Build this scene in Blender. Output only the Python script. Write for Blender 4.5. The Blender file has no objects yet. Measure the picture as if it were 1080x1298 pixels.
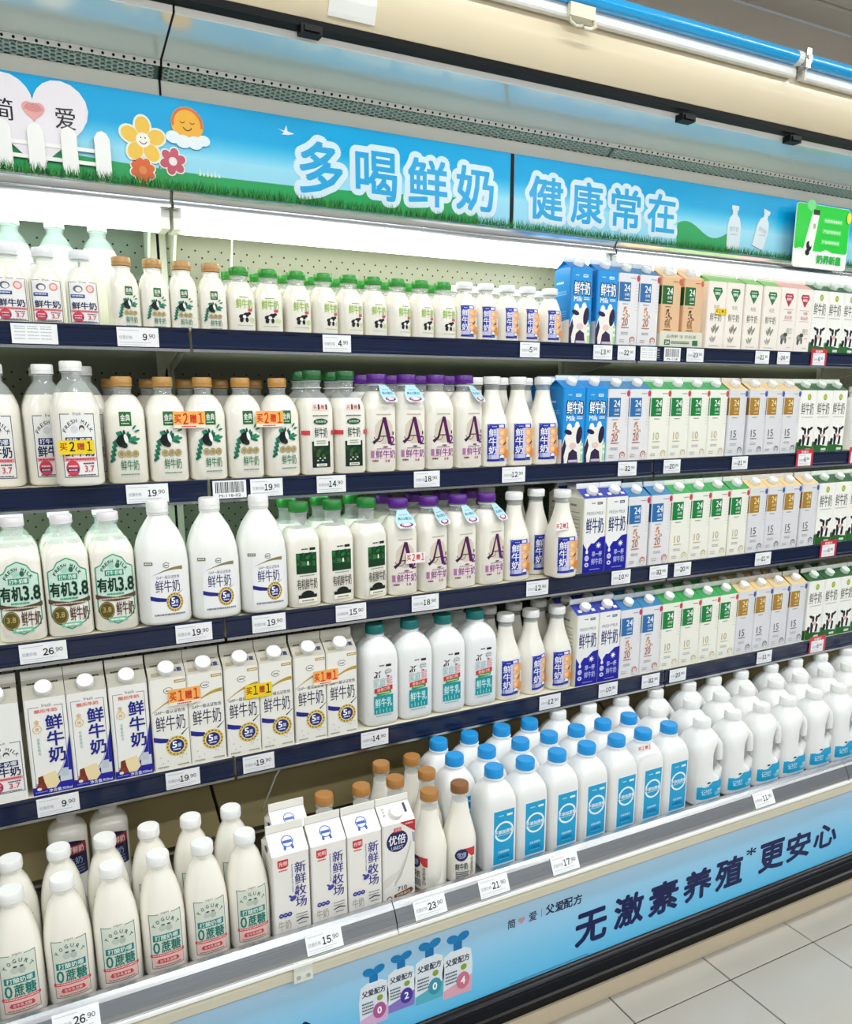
import bpy, math, random
from mathutils import Vector, Matrix
from mathutils.geometry import tessellate_polygon
random.seed(7)
R = math.radians
SC = bpy.context.scene
COL = SC.collection

# ------------------------------------------------------------------ camera
CAM = Vector((0.0, -1.53, 1.40))
YAW, PITCH, ROLL, FPX, PPY = 0.47631, 0.2140, -0.00134, 1008.0, 726.0
_cy, _sy, _cp, _sp = math.cos(YAW), math.sin(YAW), math.cos(PITCH), math.sin(PITCH)
FW = Vector((_sy * _cp, _cy * _cp, -_sp)); _r = Vector((_cy, -_sy, 0)); _u = _r.cross(FW)
RT = _r * math.cos(ROLL) + _u * math.sin(ROLL); UP = _u * math.cos(ROLL) - _r * math.sin(ROLL)
cd = bpy.data.cameras.new('camera'); cam = bpy.data.objects.new('camera', cd); COL.objects.link(cam)
cam.matrix_world = Matrix(((RT.x, UP.x, -FW.x, CAM.x), (RT.y, UP.y, -FW.y, CAM.y), (RT.z, UP.z, -FW.z, CAM.z), (0, 0, 0, 1)))
cd.sensor_fit = 'HORIZONTAL'; cd.sensor_width = 36.0; cd.lens = FPX / 1080 * 36.0
cd.shift_y = (PPY - 649.0) / 1080.0
cd.clip_start = 0.02
SC.camera = cam

# ------------------------------------------------------------------ world + exposure
w = bpy.data.worlds.new('world'); SC.world = w; w.use_nodes = True
w.node_tree.nodes['Background'].inputs[0].default_value = (0.88, 0.95, 1.0, 1)
w.node_tree.nodes['Background'].inputs[1].default_value = 0.22
vs = SC.view_settings
vs.view_transform = 'Standard'; vs.look = 'None'; vs.exposure = 0.12; vs.gamma = 1.0; vs.use_curve_mapping = False

def area(name, loc, sx, sy, energy, color=(1, 1, 1), rot=(0, 0, 0), parent=None):
    l = bpy.data.lights.new(name, 'AREA'); l.shape = 'RECTANGLE'; l.size = sx; l.size_y = sy
    l.energy = energy; l.color = color
    o = bpy.data.objects.new(name, l); COL.objects.link(o); o.location = loc; o.rotation_euler = rot
    if parent: o.parent = parent
    return o

# ------------------------------------------------------------------ pixel helpers (frame 1080 x 1298)
def ray(px, py):
    return FW * FPX + RT * (px - 540) - UP * (py - PPY)
def on_y(px, py, Y):
    d = ray(px, py); t = (Y - CAM.y) / d.y
    return CAM + d * t
def x_at(px, Y, Z):
    """X of the point at depth Y and height Z that falls in image column px"""
    k = (px - 540) / FPX
    q = Vector((0, Y - CAM.y, Z - CAM.z))
    a = RT - k * FW
    return -(a.y * q.y + a.z * q.z) / a.x

# ------------------------------------------------------------------ colour + materials
def lin(c):
    if isinstance(c, str): c = tuple(int(c[i:i + 2], 16) for i in (0, 2, 4))
    def f(v):
        v /= 255.0
        return v / 12.92 if v <= 0.04045 else ((v + 0.055) / 1.055) ** 2.4
    return tuple(f(v) for v in c)
MATS = {}
def mat(name, col, rough=0.4, metal=0.0, coat=0.0, alpha=1.0, emit=None, es=0.0, noise=0.0, nscale=40.0, nstretch=(1, 1, 1), bump=0.0, spec=0.5, trans=0.0, sss=0.0):
    if name in MATS: return MATS[name]
    m = bpy.data.materials.new(name); m.use_nodes = True; nt = m.node_tree
    b = nt.nodes['Principled BSDF']; c = lin(col)
    b.inputs['Base Color'].default_value = (*c, 1); b.inputs['Roughness'].default_value = rough
    b.inputs['Metallic'].default_value = metal; b.inputs['Coat Weight'].default_value = coat
    b.inputs['Coat Roughness'].default_value = 0.08
    b.inputs['Alpha'].default_value = alpha; b.inputs['Specular IOR Level'].default_value = spec
    b.inputs['Transmission Weight'].default_value = trans
    if sss:
        b.inputs['Subsurface Weight'].default_value = sss; b.inputs['Subsurface Radius'].default_value = (0.01, 0.008, 0.006); b.inputs['Subsurface Scale'].default_value = 1.0
    if emit:
        b.inputs['Emission Color'].default_value = (*lin(emit), 1); b.inputs['Emission Strength'].default_value = es
    if noise or bump:
        tc = nt.nodes.new('ShaderNodeTexCoord'); mp = nt.nodes.new('ShaderNodeMapping'); mp.inputs['Scale'].default_value = nstretch
        n = nt.nodes.new('ShaderNodeTexNoise'); n.inputs['Scale'].default_value = nscale; n.inputs['Detail'].default_value = 6
        nt.links.new(tc.outputs['Object'], mp.inputs[0]); nt.links.new(mp.outputs[0], n.inputs['Vector'])
        if noise:
            mx = nt.nodes.new('ShaderNodeMix'); mx.data_type = 'RGBA'
            mx.inputs[6].default_value = (*[v * (1 - noise) for v in c], 1); mx.inputs[7].default_value = (*[min(1, v * (1 + noise)) for v in c], 1)
            nt.links.new(n.outputs['Fac'], mx.inputs[0]); nt.links.new(mx.outputs[2], b.inputs['Base Color'])
        if bump:
            bp = nt.nodes.new('ShaderNodeBump'); bp.inputs['Strength'].default_value = bump; bp.inputs['Distance'].default_value = 0.002
            nt.links.new(n.outputs['Fac'], bp.inputs['Height']); nt.links.new(bp.outputs[0], b.inputs['Normal'])
    MATS[name] = m
    return m
def print_mat(name, rough=0.4, coat=0.0, spec=0.3):
    """printed surface: colour comes from the mesh's own face colours"""
    m = mat(name, (255, 255, 255), rough, coat=coat, spec=spec); nt = m.node_tree
    a = nt.nodes.new('ShaderNodeAttribute'); a.attribute_name = 'Col'
    nt.links.new(a.outputs['Color'], nt.nodes['Principled BSDF'].inputs['Base Color'])
    return m
M_PRINT = print_mat('printed_film', 0.32, 0.05)
M_CARTON = print_mat('printed_carton', 0.38, 0.05)
M_PAPER = print_mat('printed_paper', 0.6)
M_BANNER = print_mat('printed_banner', 0.25, 0.04, 0.18)
M_MILK = mat('milk_filled_plastic', (245, 241, 230), 0.22, coat=0.45, sss=0.12)
M_MILKW = mat('white_milk_plastic', (244, 244, 240), 0.3, coat=0.3, sss=0.12)
M_HDPE = mat('white_jug_plastic', (240, 241, 240), 0.38, coat=0.12, sss=0.15)
M_CLEAR = mat('clear_plastic', (226, 232, 230), 0.06, alpha=0.3, spec=0.8)
M_CREAM = mat('cream_enamel', (226, 220, 198), 0.35, noise=0.03, nscale=8)
M_PALE = mat('pale_enamel', (232, 234, 222), 0.32, noise=0.02, nscale=8)
M_NAVY = mat('navy_rail', (26, 36, 64), 0.16, coat=0.15, spec=0.4, noise=0.5, nscale=9, nstretch=(0.6, 1, 55))
M_STEEL = mat('brushed_steel', (200, 202, 206), 0.26, metal=1.0, noise=0.25, nscale=8, nstretch=(0.5, 1, 90))
M_MIRROR = mat('pale_mirror_sheet', (236, 246, 244), 0.15, metal=0.35, noise=0.06, nscale=5, bump=0.03)
M_BLACK = mat('black_rubber', (8, 9, 11), 0.45, spec=0.2)
M_HOLE = mat('hole_shadow_black', (16, 16, 16), 0.9)
M_WHITE = mat('white_plastic', (243, 243, 240), 0.35)
M_LAMP1 = mat('lamp_diffuser_cool', (255, 255, 255), 0.4, emit=(218, 255, 246), es=4.0)
M_LAMP2 = mat('lamp_diffuser_warm', (255, 255, 255), 0.4, emit=(255, 255, 240), es=7.5)
M_LAMP3 = mat('ceiling_tube_glow', (255, 255, 255), 0.4, emit=(255, 250, 240), es=6.0)
M_FIN = mat('carton_white', (240, 240, 236), 0.45)

# ------------------------------------------------------------------ mesh builder
class MB:
    def __init__(self): self.v = []; self.f = []; self.c = []
    def add(self, vs, fs, col=None):
        o = len(self.v); self.v += [tuple(p) for p in vs]
        for f in fs:
            self.f.append(tuple(i + o for i in f)); self.c.append(col)
        return self
    def box(self, x0, x1, y0, y1, z0, z1, col=None):
        vs = [(x, y, z) for z in (z0, z1) for y in (y0, y1) for x in (x0, x1)]
        return self.add(vs, [(0, 2, 3, 1), (4, 5, 7, 6), (0, 1, 5, 4), (2, 6, 7, 3), (0, 4, 6, 2), (1, 3, 7, 5)], col)
    def prism_x(self, pts, x0, x1, col=None, closed=True):
        """profile pts (y,z) swept along X"""
        n = len(pts)
        vs = [(x0, y, z) for y, z in pts] + [(x1, y, z) for y, z in pts]
        fs = [(i, (i + 1) % n, (i + 1) % n + n, i + n) for i in range(n if closed else n - 1)]
        if closed: fs += [tuple(range(n))[::-1], tuple(range(n, 2 * n))]
        return self.add(vs, fs, col)
    def loft(self, rings, col=None, cap0=True, cap1=True):
        n = len(rings[0]); o = [p for r in rings for p in r]; fs = []
        for k in range(len(rings) - 1):
            for i in range(n):
                j = (i + 1) % n
                fs.append((k * n + i, k * n + j, (k + 1) * n + j, (k + 1) * n + i))
        if cap0: fs.append(tuple(range(n))[::-1])
        if cap1: fs.append(tuple(range((len(rings) - 1) * n, len(rings) * n)))
        return self.add(o, fs, col)
    def lathe(self, prof, cx=0, cy=0, n=24, col=None):
        return self.loft([[(cx + r * math.cos(2 * math.pi * i / n), cy + r * math.sin(2 * math.pi * i / n), z) for i in range(n)] for r, z in prof], col)
    def tube(self, pts, r, n=8, col=None):
        rings = []
        pts = [Vector(p) for p in pts]
        for k, p in enumerate(pts):
            t = (pts[min(k + 1, len(pts) - 1)] - pts[max(k - 1, 0)]).normalized()
            a = t.cross(Vector((0, 0, 1)))
            if a.length < 1e-3: a = t.cross(Vector((1, 0, 0)))
            a.normalize(); b = t.cross(a)
            rr = r[k] if isinstance(r, (list, tuple)) else r
            rings.append([tuple(p + (a * math.cos(2 * math.pi * i / n) + b * math.sin(2 * math.pi * i / n)) * rr) for i in range(n)])
        return self.loft(rings, col)
    def mesh(self, name, m=None, smooth=False, angle=None):
        me = bpy.data.meshes.new(name); me.from_pydata(self.v, [], self.f)
        if any(c is not None for c in self.c):
            at = me.color_attributes.new('Col', 'FLOAT_COLOR', 'CORNER')
            buf = []
            for p, c in zip(me.polygons, self.c):
                cc = (*lin(c if c is not None else (255, 255, 255)), 1.0)
                buf += list(cc) * p.loop_total
            at.data.foreach_set('color', buf)
        if m: me.materials.append(m)
        if smooth:
            me.polygons.foreach_set('use_smooth', [True] * len(me.polygons))
            if angle: me.set_sharp_from_angle(angle=R(angle))
        me.update()
        return me

def obj(name, me, parent=None, loc=None, rot=None):
    o = bpy.data.objects.new(name, me); COL.objects.link(o)
    if parent: o.parent = parent
    if loc: o.location = loc
    if rot: o.rotation_euler = rot
    return o
def tag(o, label, cat, group=None):
    o['label'] = label; o['category'] = cat
    if group: o['group'] = group
    return o
def struct(o):
    o['kind'] = 'structure'; return o
def stuff(o):
    o['kind'] = 'stuff'; return o
def empty(name, loc=(0, 0, 0), rz=0):
    o = bpy.data.objects.new(name, None); COL.objects.link(o); o.location = loc; o.rotation_euler = (0, 0, rz)
    o.empty_display_size = 0.02
    return o

# ------------------------------------------------------------------ text as triangles
_tc = {}
def glyphs(s, bold=0.0, res=2):
    key = (s, bold, res)
    if key in _tc: return _tc[key]
    cu = bpy.data.curves.new('t', 'FONT'); cu.body = s; cu.size = 1.0; cu.resolution_u = res; cu.offset = bold; cu.fill_mode = 'FRONT'
    o = bpy.data.objects.new('t', cu); COL.objects.link(o)
    dg = bpy.context.evaluated_depsgraph_get(); dg.update()
    me = o.evaluated_get(dg).to_mesh()
    vs = [(v.co.x, v.co.y) for v in me.vertices]; fs = [tuple(p.vertices) for p in me.polygons]
    o.evaluated_get(dg).to_mesh_clear()
    bpy.data.objects.remove(o); bpy.data.curves.remove(cu)
    if vs:
        x0 = min(v[0] for v in vs); x1 = max(v[0] for v in vs); y0 = min(v[1] for v in vs); y1 = max(v[1] for v in vs)
        sx = max(x1 - x0, 1e-6); sy = max(y1 - y0, 1e-6)
        vs = [((v[0] - x0) / sx - 0.5, (v[1] - y0) / sy - 0.5) for v in vs]
    _tc[key] = (vs, fs)
    return _tc[key]

def subdivide(vs, fs, cell):
    """split flat faces until no edge is longer than cell, so that they can follow a curved surface"""
    vs = list(vs); out = []; mid = {}
    todo = []
    for f in fs:
        if len(f) == 3: todo.append(f)
        elif len(f) == 4: todo += [(f[0], f[1], f[2]), (f[0], f[2], f[3])]
        else:
            for t in tessellate_polygon([[Vector((*vs[i], 0)) for i in f]]): todo.append(tuple(f[i] for i in t))
    c2 = cell * cell
    while todo:
        a, b, c = todo.pop()
        e = [((vs[i][0] - vs[j][0]) ** 2 + (vs[i][1] - vs[j][1]) ** 2, i, j, k) for i, j, k in ((a, b, c), (b, c, a), (c, a, b))]
        d, i, j, k = max(e)
        if d <= c2: out.append((a, b, c)); continue
        key = (min(i, j), max(i, j))
        if key not in mid: mid[key] = len(vs); vs.append(((vs[i][0] + vs[j][0]) / 2, (vs[i][1] + vs[j][1]) / 2))
        m = mid[key]; todo += [(i, m, k), (m, j, k)]
    return vs, out

FULL = {ord(c): 0xFF10 + i for i, c in enumerate('0123456789')}        # numerals of the same face as the characters
class Lab:
    """flat print laid out in millimetres; wrap() lays it on a surface"""
    def __init__(self): self.s = []; self.layer = 0
    def _add(self, vs, fs, col): self.s.append((vs, fs, col, self.layer)); self.layer += 1; return self
    def rect(self, x0, y0, x1, y1, col, cell=9.0):
        nx = max(1, int(abs(x1 - x0) / cell)); ny = max(1, int(abs(y1 - y0) / (cell * 1.6)))
        vs = [(x0 + (x1 - x0) * i / nx, y0 + (y1 - y0) * j / ny) for j in range(ny + 1) for i in range(nx + 1)]
        fs = [(j * (nx + 1) + i, j * (nx + 1) + i + 1, (j + 1) * (nx + 1) + i + 1, (j + 1) * (nx + 1) + i) for j in range(ny) for i in range(nx)]
        return self._add(vs, fs, col)
    def frame(self, x0, y0, x1, y1, t, col):
        L = self.layer
        for r in ((x0, y0, x1, y0 + t), (x0, y1 - t, x1, y1), (x0, y0, x0 + t, y1), (x1 - t, y0, x1, y1)):
            self.layer = L; self.rect(*r, col)
        return self
    def disk(self, cx, cy, rx, col, ry=None, n=20, rot=0.0):
        ry = ry or rx; c, s = math.cos(rot), math.sin(rot)
        vs = [(cx, cy)]
        for k in range(n):
            a = 2 * math.pi * k / n; x = rx * math.cos(a); y = ry * math.sin(a)
            vs.append((cx + x * c - y * s, cy + x * s + y * c))
        return self._add(vs, [(0, 1 + k, 1 + (k + 1) % n) for k in range(n)], col)
    def ring(self, cx, cy, r0, r1, col, a0=0.0, a1=360.0, n=28, ky=1.0):
        vs = []; full = abs(a1 - a0) >= 359.9
        for k in range(n + 1):
            a = R(a0 + (a1 - a0) * k / n)
            vs += [(cx + r0 * math.cos(a), cy + ky * r0 * math.sin(a)), (cx + r1 * math.cos(a), cy + ky * r1 * math.sin(a))]
        return self._add(vs, [(2 * k, 2 * k + 1, 2 * k + 3, 2 * k + 2) for k in range(n)], col)
    def poly(self, pts, col): return self._add(list(pts), [tuple(range(len(pts)))], col)
    def band(self, pts, col):
        """quad strip through pairs (x, ylow, yhigh)"""
        vs = []
        for x, a, b in pts: vs += [(x, a), (x, b)]
        return self._add(vs, [(2 * k, 2 * k + 2, 2 * k + 3, 2 * k + 1) for k in range(len(pts) - 1)], col)
    def text(self, s, cx, cy, wd, h, col, bold=0.0, rot=0.0, res=2):
        vs, fs = glyphs(s, 0.0, res); c, sn = math.cos(rot), math.sin(rot); n = len(vs)
        sh = [(0.0, 0.0)]; bd = (bold + .004) * h
        if bold >= .1: sh = [(bd * math.cos(i * math.pi / 12), bd * math.sin(i * math.pi / 12)) for i in range(24)] + [(0, 0)] + [(bd * .55 * math.cos(i * math.pi / 3), bd * .55 * math.sin(i * math.pi / 3)) for i in range(6)]
        elif bold > 0.03: sh = [(0, 0)] + [(bd * math.cos(i * math.pi / 4), bd * math.sin(i * math.pi / 4)) for i in range(8)]
        elif bold > 0.008: sh = [(-bd * .8, -bd * .8), (bd * .8, -bd * .8), (bd * .8, bd * .8), (-bd * .8, bd * .8)]
        else: sh = [(-bd, 0), (bd, 0)]
        L0 = self.layer
        for k, (ax, ay) in enumerate(sh):      # each copy a hair in front of the last
            out = []
            for x, y in vs:
                x = x * wd + ax; y = y * h + ay; out.append((cx + x * c - y * sn, cy + x * sn + y * c))
            self.s.append((out, fs, col, L0 + k * .25))
        self.layer = L0 + math.ceil(len(sh) * .25) + 1
        return self
    def vtext(self, s, cx, ytop, wd, h, col, bold=0.0, gap=0.1):
        L = self.layer
        for i, ch in enumerate(s):
            self.layer = L; self.text(ch, cx, ytop - h / 2 - i * h * (1 + gap), wd, h, col, bold)
        return self
    def arctext(self, s, cx, cy, r, a0, a1, wd, h, col, bold=0.0):
        L = self.layer
        for i, ch in enumerate(s):
            if ch == ' ': continue
            a = R(a0 + (a1 - a0) * i / (len(s) - 1)); self.layer = L
            self.text(ch, cx + r * math.cos(a), cy + r * math.sin(a), wd * (.28 if ch == 'I' else 1), h, col, bold, a - math.pi / 2)
        return self
    def lines(self, x0, x1, ys, t, col, seed=0):
        rnd = random.Random(seed); L = self.layer
        for y in ys:
            x = x0
            while x < x1 - 1:
                e = min(x1, x + rnd.uniform(1.5, 5)); self.layer = L; self.rect(x, y, e, y + t, col); x = e + 0.6
        return self
    def cow(self, cx, cy, s, dark='2a2326', pink='e8b6ae', white='ffffff'):
        """small cow: dark ears and cheeks, white blaze, pink muzzle, patched chest"""
        self.poly([(cx - s * .95, cy - s), (cx + s * .5, cy - s), (cx + s * .5, cy - s * .2), (cx + s * .1, cy + s * .1), (cx - s * .45, cy - s * .05), (cx - s * .85, cy - s * .5)], white)
        self.poly([(cx - s * .95, cy - s), (cx - s * .6, cy - s), (cx - s * .5, cy - s * .6), (cx - s * .62, cy - s * .42), (cx - s * .85, cy - s * .5)], dark)
        self.poly([(cx - s * .45, cy - s), (cx - s * .2, cy - s), (cx - s * .12, cy - s * .45), (cx - s * .3, cy - s * .1), (cx - s * .5, cy - s * .12)], dark)
        self.poly([(cx + s * .1, cy - s), (cx + s * .38, cy - s), (cx + s * .45, cy - s * .35), (cx + s * .2, cy - s * .2)], dark)
        L = self.layer
        self.disk(cx - s * .48, cy + s * .38, s * .26, dark, s * .11, rot=-.4); self.layer = L
        self.disk(cx + s * .48, cy + s * .38, s * .26, dark, s * .11, rot=.5)
        self.disk(cx, cy + s * .1, s * .33, white, s * .5); L = self.layer
        self.disk(cx - s * .2, cy + s * .15, s * .14, dark, s * .3); self.layer = L
        self.disk(cx + s * .2, cy + s * .15, s * .14, dark, s * .3)
        self.disk(cx + s * .02, cy - s * .26, s * .22, pink, s * .16)
        return self
    def xf(self, sx=1.0, sy=1.0, dx=0.0, dy=0.0):
        self.s = [([(x * sx + dx, y * sy + dy) for x, y in vs], fs, col, L) for vs, fs, col, L in self.s]
        return self
    def merge(self, mb, fn, eps=0.00004, base=0.00035, cell=None):
        for vs, fs, col, L in self.s:
            if cell: vs, fs = subdivide(vs, fs, cell)
            mb.add([fn(x * .001, y * .001, base + eps * L) for x, y in vs], fs, col)
        return mb
    def mesh(self, name, fn, m=M_PRINT, base=0.00035, eps=0.00004, cell=None):
        return self.merge(MB(), fn, eps, base, cell).mesh(name, m)
def flat(y0):
    return lambda x, z, off: (x, y0 - off, z)

# ================================================================== the setting
# floor: plain bed + separate tiles (0.305 along X, 0.61 deep)
TX, TY = 0.3045, 0.609
M_TILE = mat('floor_tile', (186, 181, 172), 0.16, noise=0.07, nscale=3.5, coat=0.1)
M_GROUT = mat('floor_grout', (10, 9, 8), 0.8)
fl = struct(obj('floor', MB().box(-4, 7, -5, 1.2, -0.06, -0.003).mesh('floor', M_GROUT)))
tile_me = MB().loft([[(sx * a, sy * b, z) for sx, sy in ((-1, -1), (1, -1), (1, 1), (-1, 1))] for a, b, z in ((TX / 2 - .0016, TY / 2 - .0016, -.004), (TX / 2 - .0016, TY / 2 - .0016, -.0012), (TX / 2 - .0028, TY / 2 - .0028, 0.0))]).mesh('tile', M_TILE)
X0 = 1.449 - TX * 14; Y0 = -0.358
for i in range(26):
    for j in range(-7, 1):
        obj('tile', tile_me, fl, (X0 + TX * (i + .5), Y0 + TY * (j + .5), 0))
# wall behind the case and slatted ceiling
M_WALL = mat('grey_wall_paint', (232, 226, 218), 0.7, noise=0.04, nscale=6)
struct(obj('wall_back', MB().box(-4, 7, 0.80, 0.9, 0, 2.78).mesh('wall_back', M_WALL)))
M_CEIL = mat('ceiling_slat_paint', (240, 238, 236), 0.35)
M_CEILG = mat('ceiling_gap_grey', (150, 146, 142), 0.8)
ce = struct(obj('ceiling', MB().box(-4, 7, -5, 0.8, 2.80, 2.9).mesh('ceiling', M_CEILG)))
slat_me = MB().prism_x([(-.062, 2.8), (-.062, 2.786), (-.055, 2.78), (.055, 2.78), (.062, 2.786), (.062, 2.8)], -4, 7).mesh('ceiling_slat', M_CEIL)
for i in range(43): obj('ceiling_slat', slat_me, ce, (0, 0.73 - i * 0.135, 0))
# ceiling light fittings (each with its own lamp)
def ceiling_light(x, y, label):
    t = empty('ceiling_light', (x, y, 2.78))
    obj('housing', MB().prism_x([(-.09, 0), (-.09, -.02), (-.06, -.045), (.06, -.045), (.09, -.02), (.09, 0)], -.75, .75).mesh('housing', M_WHITE), t)
    for s in (-1, 1):
        mb = MB(); mb.tube([(-.72, s * .035, -.062), (.72, s * .035, -.062)], .013, 10)
        obj('tube', mb.mesh('tube', M_LAMP3, True), t)
    area('lamp', (0, 0, -.085), 1.45, .16, 15.5, (.93, .98, 1.0), parent=t)
    tag(t, label, 'ceiling light', 'ceiling lights over the aisle')
k = 0
for yy, nm in ((-0.85, 'above the aisle beside the case'), (-2.5, 'in the row behind the viewer'), (-4.0, 'in the farthest row')):
    for xx, no in ((-1.2, 'left'), (0.9, 'middle'), (3.0, 'right'), (5.1, 'far right')):
        ceiling_light(xx, yy, 'white twin tube ceiling light %s, %s one' % (nm, no))

# ================================================================== the open refrigerated case
JX = [-0.83, 0.345, 1.517, 2.69, 3.862]                 # joints between the case modules
YB = 0.50                                        # pegboard back
SH = {1: (0.18, 1.540), 2: (0.09, 1.242), 3: (0.02, 0.972), 4: (0.0, 0.680)}   # shelf front Y, shelf height
case = tag(empty('display_fridge', (0, 0, 0)), 'long open-front supermarket fridge with navy shelf rails and steel bumper', 'fridge')
def cpart(name, mb, m, parent=case, smooth=False, angle=None): return obj(name, mb.mesh(name, m, smooth, angle), parent)
M_PEG = mat('pegboard_enamel', (132, 138, 122), 0.35)
M_CREAM_SHADED = mat('deck_cream_shaded', (168, 154, 112), 0.4, noise=0.06, nscale=5)  # cream panel metal, with the shade of the deck put into its olive colour
for k in range(len(JX) - 1):
    a, b = JX[k] + .004, JX[k + 1] - .004
    bp = cpart('back_panel', MB().box(a, b, YB, YB + .02, .62, 2.05), M_PEG)
    mb = MB()
    for lo_, hi_ in ((1.56, 1.77), (1.26, 1.49), (.99, 1.19), (.70, .92)):
        nz = int((hi_ - lo_) / .0155)
        for rz_ in range(nz):
            z = lo_ + rz_ * .0155
            for q in range(int((b - a) / .031)):
                xx = a + .022 + q * .031 + (rz_ % 2) * .0155
                if xx > b - .02: continue
                mb.add([(xx + .0024 * math.cos(2 * math.pi * i / 6), YB - .0006, z + .0024 * math.sin(2 * math.pi * i / 6)) for i in range(6)], [tuple(range(6))])
    stuff(cpart('peg_holes', mb, M_HOLE, bp))
    # upright channel at the joint
    cpart('upright_post', MB().box(JX[k + 1] - .018, JX[k + 1] + .018, YB - .02, YB - .001, .62, 1.99), M_PALE)
    cpart('post_slot', MB().box(JX[k + 1] - .003, JX[k + 1] + .003, YB - .0206, YB - .0201, .64, 1.98), M_HOLE)
    # sloped rear panel of the deep deck
    cpart('deck_rear_panel', MB().prism_x([(.14, .435), (.16, .43), (.50, .60), (.50, .64), (.485, .64), (.485, .615)], a, b), M_CREAM_SHADED)
    cpart('deck_floor', MB().box(a, b, -.268, .138, .40, .418), M_STEEL)
# shelves: one board per module, with rail, lips and brackets
def rail_profile(yf, z):
    return [(yf, z + .003), (yf - .004, z + .002), (yf - .004, z - .003), (yf - .0015, z - .006), (yf - .0015, z - .031), (yf - .005, z - .033), (yf - .005, z - .037), (yf + .002, z - .038), (yf + .004, z + .001)]
for s, (yf, z) in SH.items():
    for k in range(len(JX) - 1):
        a, b = JX[k] + .003, JX[k + 1] - .003
        sb = cpart('shelf', MB().prism_x([(yf + .0045, z), (YB - .022, z), (YB - .022, z - .012), (yf + .03, z - .012), (yf + .03, z - .041), (yf + .0045, z - .041)], a, b), M_CREAM)
        cpart('price_rail', MB().prism_x(rail_profile(yf, z), a, b), M_NAVY, sb)
        cpart('rail_lip', MB().box(a, b, yf - .006, yf + .003, z - .044, z - .0385), M_STEEL, sb)
        for e in (a + .004, b - .008):
            cpart('shelf_bracket', MB().add([(x, y, zz) for x in (e, e + .004) for y, zz in ((YB - .021, z - .013), (yf + .05, z - .013), (yf + .06, z - .03), (YB - .06, z - .07), (YB - .021, z - .1))],
                  [(0, 1, 2, 3, 4), (9, 8, 7, 6, 5)] + [(i, (i + 1) % 5, (i + 1) % 5 + 5, i + 5) for i in range(5)]), M_PALE, sb)
        if s == 2 and k == 0:
            lp = cpart('shelf_lamp', MB().prism_x([(yf + .032, z - .014), (yf + .032, z - .034), (yf + .045, z - .042), (yf + .075, z - .042), (yf + .082, z - .014)], a + .03, b - .05), M_LAMP1, sb)
        if s == 2 and k == 1:
            cpart('shelf_lamp', MB().prism_x([(yf + .032, z - .014), (yf + .032, z - .026), (yf + .042, z - .032), (yf + .07, z - .032), (yf + .078, z - .014)], a + .03, a + .32), M_LAMP1, sb)
# the canopy shelf over the top bay
def zk(k, Y): return CAM.z + k * (Y - CAM.y)
y0 = 0.28; z0 = zk(.2356, y0)
for k in range(len(JX) - 1):
    a, b = JX[k] + .003, JX[k + 1] - .003
    sb = cpart('canopy_shelf', MB().box(a, b, y0 + .012, YB - .022, z0 - .014, z0 - .004), M_PALE)
    cpart('steel_rail', MB().prism_x([(y0 + .012, z0), (y0, z0 - .002), (y0 - .004, z0 - .008), (y0 + .002, z0 - .014), (y0 + .004, z0 - .022), (y0 - .002, z0 - .028), (y0 - .004, z0 - .037), (y0 + .012, z0 - .038)], a, b), M_STEEL, sb, True, 50)
    lamp = cpart('shelf_lamp', MB().prism_x([(y0 + .016, z0 - .039), (y0 + .016, z0 - .066), (y0 + .026, z0 - .078), (y0 + .05, z0 - .079), (y0 + .07, z0 - .072), (y0 + .08, z0 - .055), (y0 + .08, z0 - .039)], a + .02, b - .02), M_LAMP1 if k == 0 else M_LAMP2, sb, True, 40)
    cpart('lamp_tray', MB().prism_x([(y0 + .013, z0 - .0382), (y0 + .013, z0 - .0145), (y0 + .12, z0 - .0145), (y0 + .12, z0 - .05), (y0 + .115, z0 - .05), (y0 + .115, z0 - .0382)], a + .006, b - .006), M_PALE, sb)
    for e in (a + .001, b - .019):
        cpart('lamp_end_cap', MB().box(e, e + .018, y0 + .017, y0 + .08, z0 - .076, z0 - .039), M_WHITE, sb)
    for e in (a + .022, b - .028):
        cpart('shelf_bracket', MB().add([(x, y, zz) for x in (e, e + .006) for y, zz in ((YB - .021, z0 - .015), (y0 + .125, z0 - .015), (y0 + .125, z0 - .06), (y0 + .14, z0 - .075), (YB - .05, z0 - .13), (YB - .021, z0 - .21))],
              [(0, 1, 2, 3, 4, 5), (11, 10, 9, 8, 7, 6)] + [(i, (i + 1) % 6, (i + 1) % 6 + 6, i + 6) for i in range(6)]), M_PALE, sb)
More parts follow.
